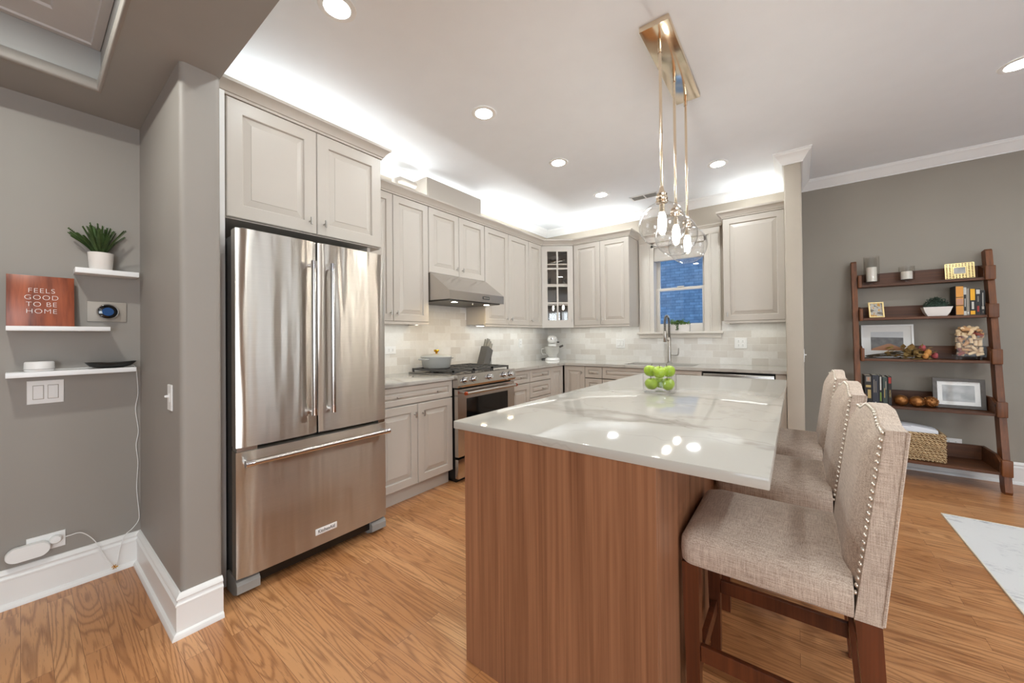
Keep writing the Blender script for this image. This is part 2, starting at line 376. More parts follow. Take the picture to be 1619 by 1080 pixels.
def struct(o): return tag(o, kind='structure')
def children(o): return [c for c in bpy.data.objects if c.parent == o]
def copy_tree(o, parent=None):
    c = o.copy(); COL.objects.link(c)
    if parent is not None: c.parent = parent
    for ch in children(o): copy_tree(ch, c)
    return c
def text_mesh(s, size, M4, name, mat, parent, extrude=.0004, align='CENTER', spacing=1.0, xs=1.0, off=0.):
    cu = bpy.data.curves.new(name, 'FONT'); cu.body = s; cu.size = size; cu.extrude = extrude; cu.align_x = align; cu.offset = off; cu.align_y = 'CENTER'; cu.space_character = spacing
    ob = bpy.data.objects.new(name+'_font', cu); COL.objects.link(ob)
    bpy.context.view_layer.update()
    me = bpy.data.meshes.new_from_object(ob.evaluated_get(bpy.context.evaluated_depsgraph_get()))
    bpy.data.objects.remove(ob); bpy.data.curves.remove(cu)
    me.transform(Matrix.Translation(-wloc(parent)) @ M4 @ Matrix.Diagonal((xs, 1, 1, 1)))
    me.materials.clear(); me.materials.append(MATS[mat]); me.name = name
    o = bpy.data.objects.new(name, me); COL.objects.link(o); o.parent = parent; return o
def frame_mat(o, u, v, n):
    return Matrix(((u[0], v[0], n[0], o[0]), (u[1], v[1], n[1], o[1]), (u[2], v[2], n[2], o[2]), (0, 0, 0, 1)))
# facing frames: door panels drawn in (u, v=up, n=out)
def panel(mb, F, u0, u1, v0, v1, th=.019, fw=.058, rise=True):
    """Raised-panel door or drawer front on frame matrix F (u, v, n); n=0 is the front face."""
    w, h = u1-u0, v1-v0; fw = min(fw, w*.28, h*.28); k = min(1., min(w, h)/.3)
    def ring(i, d): return [F @ Vector((a, b, d)) for a, b in ((u0+i, v0+i), (u1-i, v0+i), (u1-i, v1-i), (u0+i, v1-i))]
    g = .008*max(k, .6); bv = .032*max(k, .35)
    rs = [ring(0, -th), ring(0, -.004), ring(.004, 0), ring(fw, 0), ring(fw+.003, -.003), ring(fw+g*.5, -.0115), ring(fw+g, -.012)]
    if rise: rs += [ring(fw+g+bv, -.0035), ring(fw+g+bv+.002, -.0014)]
    mb.loft(rs)
def tknob(parent, F, u, v, vert=True, n=0.):
    mb = MB(); c = lambda a, b, d: F @ Vector((a, b, d))
    mb.cyl(c(u, v, n-.001), c(u, v, n+.024), .0048, 10)
    L = .021
    mb.cyl(c(u, v-L, n+.026), c(u, v+L, n+.026), .0062, 10) if vert else mb.cyl(c(u-L, v, n+.026), c(u+L, v, n+.026), .0062, 10)
    return mb.build('knob', 'nickel', parent)
def door(root, F, u0, u1, v0, v1, knob=None, name='door', vert=True, fw=.058, th=.019):
    mb = MB(); panel(mb, F, u0, u1, v0, v1, th, fw); d = mb.build(name, 'cabinet_paint', root, smooth=20)
    for kn in ([] if knob is None else knob if isinstance(knob, list) else [knob]): tknob(d, F, kn[0], kn[1], vert)
    return d
FX = lambda x: frame_mat((x, 0, 0), (0, 1, 0), (0, 0, 1), (1, 0, 0))      # u = world y, faces +x
FY = lambda y: frame_mat((0, y, 0), (1, 0, 0), (0, 0, 1), (0, -1, 0))     # u = world x, faces -y
XL, YB, YG, ZC, ZH = -2.96, 4.78, 4.935, 2.82, 2.445
XR, YR = 4.3, -3.2
SY0, SY1, SX = .41, .555, -2.085
# ------------------------------------------------------------------ structure
struct(MB().box(XL-.15, XR+.15, YR-.15, YG+.15, -.12, 0).build('floor', 'oak_floor', smooth=0))
struct(MB().box(XL-.15, XR+.15, SY1, YG+.15, ZC, ZC+.12).build('ceiling', 'ceiling_paint', smooth=0))
# lower ceiling with its tray recess (camera side of the opening)
TX0, TX1, TY0, TY1, TZ = -2.665, -.75, -1.7, .235, 2.645
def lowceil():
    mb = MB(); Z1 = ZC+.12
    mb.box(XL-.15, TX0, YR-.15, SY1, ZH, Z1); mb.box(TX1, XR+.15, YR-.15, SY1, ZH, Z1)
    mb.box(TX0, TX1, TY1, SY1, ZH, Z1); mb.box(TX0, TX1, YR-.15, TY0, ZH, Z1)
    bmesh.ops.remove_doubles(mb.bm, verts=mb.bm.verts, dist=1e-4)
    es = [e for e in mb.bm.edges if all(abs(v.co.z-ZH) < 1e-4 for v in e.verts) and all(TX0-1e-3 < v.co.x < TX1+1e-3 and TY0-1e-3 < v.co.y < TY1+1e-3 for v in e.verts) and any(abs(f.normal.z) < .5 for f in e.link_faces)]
    return mb.build('ceiling_beam', 'beam_bounce_gray', smooth=30)
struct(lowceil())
def tray_round():
    # rounded bullnose lip of the tray opening
    r = .03; pf = []
    pts = [(TX0, TY0), (TX0, TY1), (TX1, TY1), (TX1, TY0)]
    for i in range(7):
        a = PI/2*i/6; pf.append((-r*.0+(.004+r*(1-math.cos(a)))*1., ZH-.002+r*(1-math.sin(a))))
    pf = [(.0, ZH-.001), (.006, ZH+.001), (.011, ZH+.006), (.013, ZH+.014), (.013, ZH+.05), (.0, ZH+.06)]
    mb = MB(); mb.sweep(list(reversed(pts)), [(-o, z) for o, z in pf], closed=True) if False else mb.sweep(pts, pf, closed=True)
    return mb.build('trim_tray_lip', 'gray_paint', smooth=60)
struct(tray_round())
def tray_panel():
    mb = MB(); z = TZ
    x0, x1, y0, y1 = TX0+.002, TX1-.002, TY0+.002, TY1-.002
    def ring(i, zz): return [(x0+i, y0+i, zz), (x1-i, y0+i, zz), (x1-i, y1-i, zz), (x0+i, y1-i, zz)]
    mb.loft([ring(0, z+.06), ring(0, z), ring(.03, z-.002), ring(.034, z+.006), ring(.15, z+.02), ring(.156, z+.03), ring(.17, z+.03)])
    return mb.build('ceiling_tray', 'tray_shaded_white', smooth=20)
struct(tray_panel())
WT = .15
struct(MB().box(XL-WT, XL, YR-WT, SY0, 0, ZC).build('wall_nook', 'gray_paint', smooth=0))
struct(MB().box(XL-WT, XL, SY0, YB+.3, 0, ZC).build('wall_left', 'greige_paint', smooth=0))
def stub():
    r = .022; poly = [(XL, SY0)]
    for cx, cy, a0 in ((SX-r, SY0+r, -90), (SX-r, SY1-r, 0)):
        for i in range(6):
            a = math.radians(a0+90*i/5); poly.append((cx+r*math.cos(a), cy+r*math.sin(a)))
    poly.append((XL, SY1))
    return MB().prism(poly, 'z', 0, ZH).build('wall_stub', 'gray_paint', smooth=50)
struct(stub())
WX0, WX1, WZ0, WZ1 = -1.43, -.80, 1.29, 2.36          # window hole
def backwall():
    mb = MB(); y0, y1 = YB, YB+.3
    mb.box(XL, WX0, y0, y1, 0, ZC); mb.box(WX1, -.065, y0, y1, 0, ZC); mb.box(WX0, WX1, y0, y1, 0, WZ0); mb.box(WX0, WX1, y0, y1, WZ1, ZC)
    return mb.build('wall_back', 'greige_paint', smooth=0)
struct(backwall())
struct(MB().box(-.065, .057, 4.05, YG+.15, 0, ZC, .012, 3).build('wall_wing', 'greige_paint', smooth=40))
struct(MB().box(.057, XR+.15, YG, YG+.15, 0, ZC).build('wall_living', 'living_gray_paint', smooth=0))
RW = (.7, 3.8, .5, 2.2)                              # added, unseen window in the rear wall (x0, x1, z0, z1)
RR = (1.9, 3.3, .6, 2.2)                             # added, unseen window in the right wall (y0, y1, z0, z1)
struct(MB().box(XR, XR+.15, YR-.15, -2.9, 0, ZC).box(XR, XR+.15, -1.2, RR[0], 0, ZC).box(XR, XR+.15, -2.9, -1.2, 0, .45).box(XR, XR+.15, -2.9, -1.2, 2.25, ZC).box(XR, XR+.15, RR[1], YG, 0, ZC).box(XR, XR+.15, RR[0], RR[1], 0, RR[2]).box(XR, XR+.15, RR[0], RR[1], RR[3], ZC).build('wall_right', 'living_gray_paint', smooth=0))
def rear():
    mb = MB(); a, b, c, d = RW
    mb.box(XL, a, YR-WT, YR, 0, ZC); mb.box(b, XR, YR-WT, YR, 0, ZC); mb.box(a, b, YR-WT, YR, 0, c); mb.box(a, b, YR-WT, YR, d, ZC)
    return mb.build('wall_rear', 'gray_paint', smooth=0)
struct(rear())
def plainwin(name, F, a, b, c, d, n):  # unseen windows, added to bring in fill light
    mb = MB(); us = [a+(b-a)*k/n for k in range(n+1)]
    for k, u in enumerate(us): mb.box(max(a, u-.04), min(b, u+.04), c, d, -.12, .015, xf=F)
    for v in (c, d-.07): mb.box(a, b, v, v+.07, -.12, .014, xf=F)
    o = mb.build(name, 'trim_white', smooth=0); struct(o)
    MB().box(a, b, c, d, -.07, -.064, xf=F).build('pane', 'window_glass', o, smooth=0)
plainwin('window_fill_rear', frame_mat((0, YR, 0), (1, 0, 0), (0, 0, 1), (0, 1, 0)), *RW, 3)
plainwin('window_fill_corner', frame_mat((XR, 0, 0), (0, 1, 0), (0, 0, 1), (-1, 0, 0)), -2.9, -1.2, .45, 2.25, 2)
plainwin('window_fill_right', frame_mat((XR, 0, 0), (0, 1, 0), (0, 0, 1), (-1, 0, 0)), *RR, 2)
for nm, loc, rot, sx, sy, k in (('rear_fill_light', ((RW[0]+RW[1])/2, YR-.17, (RW[2]+RW[3])/2), (PI/2, 0, 0), RW[1]-RW[0], RW[3]-RW[2], 10.), ('right_fill_light', (XR+.17, (RR[0]+RR[1])/2, (RR[2]+RR[3])/2), (PI/2, 0, PI/2), RR[1]-RR[0], RR[3]-RR[2], 4.), ('corner_fill_light', (XR+.17, -2.05, 1.35), (PI/2, 0, PI/2), 1.6, 1.7, 18.)):  # area lights added at these windows as fill
    rl = bpy.data.lights.new(nm, 'AREA'); rl.shape = 'RECTANGLE'; rl.size = sx; rl.size_y = sy; rl.energy = WINDOW_FILL*k; rl.color = (.92, .98, 1.)
    ro = bpy.data.objects.new(nm, rl); COL.objects.link(ro); ro.location = loc; ro.rotation_euler = rot
struct(MB().box(-4, 9, -6.2, -6, -1, 5).box(8.8, 9, -6, 8, -1, 5).build('sky_blocker_wall', 'painted_brick', smooth=0))  # unseen walls added to block blue sky from the added windows
# baseboards
BB = [(0, 0), (.034, 0), (.034, .008), (.028, .019), (.018, .024), (.018, .128), (.021, .130), (.021, .137), (.013, .146), (.013, .152), (.018, .158), (.016, .166), (.006, .177), (0, .178)]
struct(MB().sweep([(XL, YR), (XL, SY0), (SX, SY0), (SX, SY1-.002)], BB).build('baseboard_nook', 'trim_white', smooth=30))
struct(MB().sweep([(.057, 4.05), (.057, YG), (XR, YG), (XR, YR)], BB).build('baseboard_living', 'trim_white', smooth=30))
CR = [(0, ZC-.098), (.012, ZC-.098), (.014, ZC-.088), (.022, ZC-.08), (.034, ZC-.06), (.052, ZC-.034), (.066, ZC-.024), (.07, ZC-.012), (.075, ZC-.011), (.075, ZC), (0, ZC)]
struct(MB().sweep([(XL, SY1), (XL, YB), (-.065, YB), (-.065, 4.05), (.057, 4.05), (.057, YG), (XR, YG), (XR, SY1)], CR).build('trim_ceiling_crown', 'trim_white', smooth=30))
# backsplash tile
struct(MB().box(XL, XL+.009, 1.495, YB, .915, 1.86).build('wall_backsplash_left', 'tile_left', smooth=0))
def bs():
    mb = MB()
    mb.box(XL+.009, -1.578, YB-.009, YB, .915, 1.40); mb.box(-1.578, -.658, YB-.009, YB, .915, 1.262); mb.box(-.658, -.065, YB-.009, YB, .915, 1.40)
    return mb.build('wall_backsplash_back', 'tile_back', smooth=0)
struct(bs())
# ------------------------------------------------------------------ window over the sink
def window():
    w = bpy.data.objects.new('window_1', None); COL.objects.link(w); w.location = (-1.115, YB, 1.25); struct(w)
    mb = MB(); y = YB
    for x0, x1 in ((-1.577, -1.447), (-.778, -.662)):
        mb.box(x0, x1, y-.022, y, 1.29, 2.40, .003); mb.box(x0+.012, x0+.022, y-.028, y-.02, 1.29, 2.40); mb.box(x1-.022, x1-.012, y-.028, y-.02, 1.29, 2.40)
    mb.box(-1.577, -.662, y-.026, y, 2.40, 2.475, .003); mb.sweep([(-1.577, y), (-1.577, y-.026), (-.662, y-.026), (-.662, y)], [(0, 2.472), (.012, 2.474), (.02, 2.486), (.034, 2.492), (.034, 2.502), (0, 2.502)])
    mb.build('casing', 'casing_paint', w, smooth=30)
    MB().box(-1.60, -.64, y-.06, y+.28, 1.262, 1.29, .006).box(-1.575, -.664, y-.024, y-.01, 1.215, 1.262, .003).build('sill', 'casing_paint', w, smooth=30)
    mb = MB()   # jambs and sashes
    mb.box(-1.447, WX0+.03, y-.005, y+.26, 1.29, WZ1+.045); mb.box(WX1-.03, -.778, y-.005, y+.26, 1.29, WZ1+.045); mb.box(WX0, WX1, y-.005, y+.26, WZ1-.02, WZ1+.04)
    mb.build('jamb', 'casing_paint', w, smooth=0)
    for nm, z0, z1, yy in (('lower_sash', 1.29, 1.835, .10), ('upper_sash', 1.80, 2.34, .135)):
        mb = MB(); a, b = WX0+.03, WX1-.03; t = .042
        bot = .10 if nm == 'lower_sash' else .035
        mb.box(a, a+t, y+yy, y+yy+.033, z0, z1, .003); mb.box(b-t, b, y+yy, y+yy+.033, z0, z1, .003)
        mb.box(a+t, b-t, y+yy, y+yy+.033, z0, z0+bot, .003); mb.box(a+t, b-t, y+yy, y+yy+.033, z1-.035, z1, .003)
        s_ = mb.build(nm, 'casing_paint', w, smooth=30)
        MB().box(a+t-.004, b-t+.004, y+yy+.014, y+yy+.018, z0+bot-.004, z1-.031).build('pane', 'window_glass', s_, smooth=0)
        if nm == 'lower_sash': MB().box(-1.15, -1.07, y+yy-.01, y+yy+.01, z1, z1+.014, .004).build('latch', 'casing_paint', s_)
    bl = MB()
    for i, (z0, z1, d) in enumerate(((2.25, 2.345, .02), (2.2, 2.275, .03), (2.165, 2.235, .045))): bl.box(WX0+.032, WX1-.032, y+.03-d*.4, y+.05+d*.3, z0, z1, .008)
    bl.build('blind', 'blind_fabric', w, smooth=30)
window()
struct(MB().box(-12, 6, 9.6, 9.8, -1, 6.).build('exterior_brick_wall', 'painted_brick', smooth=0))
# ------------------------------------------------------------------ upper cabinets
CABS = []
def upper_left(name_label, y0, y1, z0, z1, splits, knobs, cat='wall cabinet', depth=.28, fx=-2.66, group=None):
    t = thing('wall_cabinet', (XL+.15, (y0+y1)/2, z0), name_label, cat, group)
    MB().box(XL+.011, fx-.021, y0+.001, y1-.001, z0, z1).build('body', 'cabinet_paint', t, smooth=0)
    es = [y0]+splits+[y1]
    for i, (a, b) in enumerate(zip(es, es[1:])): door(t, FX(fx), a+.002, b-.002, z0+.002, z1-.002, knobs[i])
    return t
Z0, Z1 = 1.385, 2.45
upper_left('tall pale raised-panel wall cabinet between the refrigerator and the range hood', 1.556, 2.255, Z0, Z1, [1.877], [(1.845, 1.455), (1.91, 1.455)])
upper_left('short two-door wall cabinet directly above the steel range hood', 2.257, 3.03, 1.845, Z1, [2.645], [(2.605, 1.915), (2.685, 1.915)])
upper_left('tall two-door wall cabinet right of the range hood, above the knife block', 3.034, 3.864, Z0, Z1, [3.45], [(3.41, 1.455), (3.49, 1.455)])
upper_left('narrow single-door wall cabinet left of the glass-door corner cabinet', 3.866, 4.165, Z0, Z1, [], [(3.908, 1.455)])
def upper_back(label, x0, x1, splits, knobs):
    t = thing('wall_cabinet', ((x0+x1)/2, YB-.15, Z0), label, 'wall cabinet'); fy = 4.425
    MB().box(x0+.001, x1-.001, fy+.021, YB-.011, Z0, Z1).build('body', 'cabinet_paint', t, smooth=0)
    es = [x0]+splits+[x1]
    for i, (a, b) in enumerate(zip(es, es[1:])): door(t, FY(fy), a+.002, b-.002, Z0+.002, Z1-.002, knobs[i])
upper_back('two-door wall cabinet on the back wall, left of the window', -2.328, -1.583, [-1.957], [(-1.995, 1.455), (-1.92, 1.455)])
upper_back('single-door wall cabinet right of the window, beside the wing wall', -.592, -.068, [], [(-.555, 1.455)])
def corner_cab():
    A = Vector((-2.668, 4.172)); B = Vector((-2.336, 4.433)); d = (B-A); Lw = d.length; d.normalize(); nrm = Vector((d.y, -d.x))
    t = thing('corner_cabinet', (-2.75, 4.55, Z0), 'corner wall cabinet with a divided glass door and glassware inside', 'corner cabinet')
    a2, b2 = A-nrm*.022, B-nrm*.022
    poly = [(XL+.011, 4.17), (a2.x, a2.y), (b2.x, b2.y), (-2.331, YB-.011), (XL+.011, YB-.011)]
    mb = MB(); th = .016
    for z in (Z0, 1.66, 1.93, 2.20, Z1-th): mb.prism(poly, 'z', z, z+th)
    mb.prism([(XL+.011, 4.17), (XL+.011+th, 4.17), (XL+.011+th, YB-.011), (XL+.011, YB-.011)], 'z', Z0, Z1)
    mb.box(XL+.011, -2.331, YB-.011-th, YB-.011, Z0, Z1); mb.box(-2.347, -2.331, b2.y, YB-.011, Z0, Z1); mb.box(XL+.011, a2.x, 4.17, 4.186, Z0, Z1)
    mb.build('body', 'cabinet_paint', t, smooth=0)
    F = frame_mat((A.x, A.y, 0), (d.x, d.y, 0), (0, 0, 1), (nrm.x, nrm.y, 0))
    mb = MB(); P = lambda u, v, n: F @ Vector((u, v, n))
    def bar(u0, u1, v0, v1, n0=-.019, n1=0.): mb.loft([[P(u0, v0, n) , P(u1, v0, n), P(u1, v1, n), P(u0, v1, n)] for n in (n0, n1)])
    u0, u1, v0, v1, fw = .003, Lw-.003, Z0+.002, Z1-.002, .075
    bar(u0, u0+fw, v0, v1); bar(u1-fw, u1, v0, v1); bar(u0+fw, u1-fw, v0, v0+fw); bar(u0+fw, u1-fw, v1-fw, v1)
    um = (u0+u1)/2; bar(um-.011, um+.011, v0+fw, v1-fw, -.017, -.003)
    for i in range(1, 4):
        v = v0+fw+(v1-v0-2*fw)*i/4
        bar(u0+fw, um-.011, v-.011, v+.011, -.017, -.003); bar(um+.011, u1-fw, v-.011, v+.011, -.017, -.003)
    dd = mb.build('door', 'cabinet_paint', t, smooth=0)
    mg = MB(); mg.loft([[P(u0+fw-.004, v0+fw-.004, n), P(u1-fw+.004, v0+fw-.004, n), P(u1-fw+.004, v1-fw+.004, n), P(u0+fw-.004, v1-fw+.004, n)] for n in (-.0195, -.0225)])
    mg.build('pane', 'cabinet_glass', dd, smooth=0)
    tknob(dd, F, u1-.022, 1.455)
    k = 0; lab = {0: 'stemless glass on the lowest shelf of the glass-door corner cabinet', 3: 'clear tumbler on the topmost shelf of the glass-door corner cabinet', 2: 'clear tumbler on the third shelf of the glass-door corner cabinet'}
    for lv, zz, n in ((0, Z0+th, 4), (2, 1.93+th, 2), (3, 2.20+th, 4)):
        for i in range(n):
            q = A+d*(Lw*(.24+.52*i/max(1, n-1)))-nrm*(.11+.03*(i % 2))
            g = MB().lathe([(.026, 0), (.031, .004), (.036, .09), (.0345, .09), (.029, .008), (.0, .008)], q.x, q.y, zz+.001, 16, cap1=False).build('drinking_glass', 'clear_glass', smooth=50)
            tag(g, lab[lv], 'glass', 'glassware in the corner cabinet')
    q = A+d*Lw*.5-nrm*.14
    tag(MB().lathe([(.03, 0), (.04, .003), (.10, .03), (.102, .034), (.1, .036), (.035, .012), (0, .011)], q.x, q.y, 1.66+th+.001, 24, cap1=False).build('serving_bowl', 'dark_gray', smooth=50), 'dark shallow bowl on the second shelf of the corner cabinet', 'bowl')
corner_cab()
# cabinet crown and light rail
CC = lambda z: [(-.02, z), (.006, z), (.008, z+.012), (.014, z+.014), (.022, z+.03), (.04, z+.05), (.05, z+.056), (.052, z+.072), (-.02, z+.072)]
pl = [(-2.66, 1.556), (-2.66, 4.17), (-2.336, 4.425), (-1.583, 4.425), (-1.583, YB)]
struct(MB().sweep(pl, CC(Z1)).build('trim_cabinet_crown', 'cabinet_paint', smooth=30))
struct(MB().sweep([(-.592, YB), (-.592, 4.425), (-.068, 4.425)], CC(Z1)).build('trim_cabinet_crown_right', 'cabinet_paint', smooth=30))
LR = [(-.022, Z0-.022), (-.002, Z0-.022), (-.002, Z0), (-.022, Z0)]
struct(MB().sweep([(-2.66, 1.556), (-2.66, 2.255), (XL+.02, 2.255)], LR).build('trim_light_rail', 'cabinet_paint', smooth=0))
struct(MB().sweep([(-2.66, 3.034), (-2.66, 4.17), (-2.336, 4.425), (-1.583, 4.425), (-1.583, YB-.02)], LR).build('trim_light_rail_corner', 'cabinet_paint', smooth=0))
struct(MB().sweep([(-.592, YB-.02), (-.592, 4.425), (-.068, 4.425)], LR).build('trim_light_rail_right', 'cabinet_paint', smooth=0))
# duct box above the hood cabinet
t = thing('duct_box', (-2.8, 2.64, Z1), 'beige painted duct box standing on the cabinets above the range hood', 'duct box')
MB().box(XL+.002, -2.70, 2.275, 3.02, Z1, 2.74).build('box', 'cabinet_paint', t, smooth=0)
MB().box(-2.70, -2.695, 2.29, 3.005, Z1+.07, 2.725).build('cover_panel', 'cabinet_paint', t, smooth=0)
tag(MB().tube([(-2.8, 2.0, Z1+.002), (-2.8, 2.0, Z1+.19), (-2.8, 2.05, Z1+.21), (-2.8, 2.22, Z1+.21)], .03, 12).build('conduit', 'cabinet_paint'), 'painted pipe stub left of the duct box above the cabinets', 'pipe')
# cove LED strips on top of the cabinets
def strip(name, mat, x0, x1, y0, y1, z, up, label, cat='light strip', group=None):
    t = thing(name, ((x0+x1)/2, (y0+y1)/2, z), label, cat, group)
    h = .012
    MB().box(x0, x1, y0, y1, z, z+h).build('channel', 'white_plastic', t, smooth=0)
    zz = z+h+.001 if up else z-.001; e = .002
    fs = [(x0+e, y0+e, zz), (x1-e, y0+e, zz), (x1-e, y1-e, zz), (x0+e, y1-e, zz)]
    MB().face(fs if up else list(reversed(fs))).build('diffuser', mat, t, smooth=0, normals=False)
strip('cove_light', 'cove_glow', -2.79, -2.765, 1.56, 2.25, Z1+.002, True, 'hidden light strip on the cabinets between refrigerator and duct box')
strip('cove_light', 'cove_glow', -2.90, -2.885, 2.30, 3.0, 2.741, True, 'added light strip lying on top of the duct box')  # strip added to clear the dark patch on the ceiling by the duct
strip('cove_light', 'cove_glow', -2.79, -2.765, 3.05, 4.25, Z1+.002, True, 'hidden light strip on the cabinets right of the duct box')
strip('cove_light', 'cove_glow', -2.50, -1.62, 4.58, 4.605, Z1+.002, True, 'hidden light strip on the cabinets left of the window')
strip('cove_light', 'cove_glow', -.56, -.10, 4.58, 4.605, Z1+.002, True, 'hidden light strip on the cabinet right of the window')
strip('cove_light', 'cove_glow', -2.66, -2.635, .66, 1.53, 2.525, True, 'hidden light strip on top of the cabinet over the refrigerator')
strip('under_cabinet_light', 'undercab_glow', -2.83, -2.80, 1.55, 2.23, Z0-.014, False, 'light strip under the wall cabinet beside the refrigerator')
strip('under_cabinet_light', 'undercab_glow', -2.83, -2.80, 3.06, 4.40, Z0-.014, False, 'light strip under the wall cabinets right of the hood')
strip('under_cabinet_light', 'undercab_glow', -2.50, -1.61, 4.60, 4.63, Z0-.014, False, 'light strip under the wall cabinet left of the window')
strip('under_cabinet_light', 'undercab_glow', -.57, -.10, 4.60, 4.63, Z0-.014, False, 'light strip under the wall cabinet right of the window')
# ------------------------------------------------------------------ range hood
def hood():
    t = thing('range_hood', (-2.7, 2.645, 1.58), 'brushed steel under-cabinet range hood with two lit lamps', 'range hood')
    y0, y1 = 2.262, 3.026
    MB().prism([(XL+.011, 1.595), (-2.40, 1.585), (-2.40, 1.664), (-2.645, 1.842), (XL+.011, 1.842)], 'y', y0, y1).build('canopy', 'steel', t, smooth=0)
    MB().box(-2.93, -2.43, y0+.03, y1-.03, 1.577, 1.588).build('filter', 'dark_gray', t, smooth=0)
    MB().box(-2.4, -2.397, 2.70, 2.80, 1.612, 1.640).build('badge', 'dark_gray', t, smooth=0)
    MB().box(-2.3972, -2.396, 2.712, 2.788, 1.620, 1.632).build('badge_face', 'nickel', t, smooth=0)
    for y in (2.42, 2.87):
        l = MB().lathe([(.034, 0), (.034, .006)], -2.50, y, 1.571, 20).build('lamp', 'chrome', t)
        MB().face([(-2.50+.027*math.cos(-a*PI/8), y+.027*math.sin(-a*PI/8), 1.5705) for a in range(16)]).build('bulb_face', 'hood_glow', l, smooth=0, normals=False)
    for y in (2.29, 2.64, 2.99): MB().cyl((-2.88+.4*(y == 2.64), y, 1.577), (-2.88+.4*(y == 2.64), y, 1.56), .006, 8).build('hook', 'nickel', t)
hood()
# ------------------------------------------------------------------ refrigerator
def fridge():
    t = thing('refrigerator', (-2.5, 1.03, 0), 'stainless steel french door refrigerator with a bottom freezer drawer', 'refrigerator')
    y0, ym, y1 = .623, 1.007, 1.440; xf = -2.13
    MB().box(-2.93, -2.215, y0+.012, y1-.012, .03, 1.765, .004).build('body', 'dark_gray', t)
    for a, b in ((y0+.03, y0+.10), (y1-.10, y1-.03)): MB().box(-2.30, -2.155, a, b, 1.7655, 1.795, .006).build('hinge', 'feet_gray', t)
    def dpan(name, a, b, z0, z1, crown=.006):
        mb = MB(); n = 14; rings = []
        prof = []
        for i in range(n+1):
            s_ = i/n; yy = a+(b-a)*s_; e = min(s_, 1-s_)*(b-a)
            x = xf+crown*(1-(2*s_-1)**2)-(.010 if e < 1e-6 else (.003 if e < .03 and False else 0))
            prof.append((x, yy))
        poly = [(-2.205, a+.003)]+prof+[(-2.205, b-.003)]
        mb.prism([(p[0], p[1]) for p in poly], 'z', z0, z1)
        return mb.build(name, 'steel_fridge', t, smooth=50)
    dl = dpan('door', y0, ym-.005, .722, 1.785); dr = dpan('door', ym+.005, y1, .722, 1.785); fz = dpan('freezer_drawer', y0, y1, .095, .700)
    for a, b in ((y0+.004, y0+.09), (y1-.05, y1-.004)): MB().box(-2.20, xf-.01, a, b, .7015, .7205).build('hinge', 'nickel', t)
    MB().box(-2.216, -2.206, y0+.015, y1-.015, .10, 1.775).build('gasket', 'black_plastic', t, smooth=0)
    MB().box(-2.22, -2.17, y0+.10, y1-.10, .03, .088).build('toe_grille', 'black_plastic', t, smooth=0)
    for d, y in ((dl, .962), (dr, 1.066)):
        h = MB().cyl((-2.075, y, .835), (-2.075, y, 1.665), .0135, 20).build('handle', 'steel_x', d)
        for z in (.852, 1.648): MB().cyl((-2.075, y, z-.02), (-2.075, y, z+.02), .0155, 20).cyl((xf-.002, y, z), (-2.08, y, z), .0105, 14).build('handle_mount', 'chrome', d)
    h = MB().cyl((-2.07, y0+.03, .655), (-2.07, y1-.03, .655), .0145, 20).build('handle', 'steel', fz)
    for y in (y0+.035, y1-.035): MB().cyl((-2.07, y-.018, .655), (-2.07, y+.018, .655), .0165, 20).cyl((xf-.002, y, .655), (-2.075, y, .655), .011, 14).build('handle_mount', 'chrome', fz)
    MB().box(xf+.0055, xf+.0085, .985, 1.105, .156, .190, .001).build('nameplate', 'trim_white', fz)
    text_mesh('KitchenAid', .026, frame_mat((xf+.009, 1.045, .173), (0, 1, 0), (0, 0, 1), (1, 0, 0)), 'lettering', 'black_plastic', fz, xs=.8)
    for a, b in ((y0+.002, y0+.10), (y1-.10, y1-.002)): MB().prism([(-2.28, 0), (-2.19, 0), (-2.138, .022), (-2.138, .06), (-2.15, .075), (-2.20, .09), (-2.28, .09)], 'y', a, b).build('foot', 'feet_gray', t, smooth=30)
fridge()
def fridge_cab():
    t = thing('refrigerator_cabinet', (-2.6, 1.1, 0), 'two-door cabinet above the refrigerator with its white side panels', 'cabinet')
    fx = -2.33; y0, y1, z0, z1 = .640, 1.552, 1.88, 2.515
    MB().box(XL+.002, fx-.021, y0, y1, z0, z1).build('body', 'cabinet_paint', t, smooth=0)
    MB().box(XL+.002, -2.30, SY1+.004, y0-.012, 0, z1).build('side_panel', 'trim_white', t, smooth=0)
    MB().box(XL+.002, -2.37, 1.462, 1.484, 0, z0-.001).build('side_panel', 'cabinet_paint', t, smooth=0)
    ym = 1.102
    door(t, FX(fx), y0+.004, ym-.002, z0+.006, z1-.002, (1.057, 1.955), fw=.07)
    door(t, FX(fx), ym+.002, y1-.004, z0+.006, z1-.002, (1.143, 1.955), fw=.07)
    mb = MB(); mb.sweep([(fx, SY1+.004), (fx, y1), (XL+.01, y1)], CC(z1)); mb.build('crown', 'cabinet_paint', t, smooth=30)
fridge_cab()
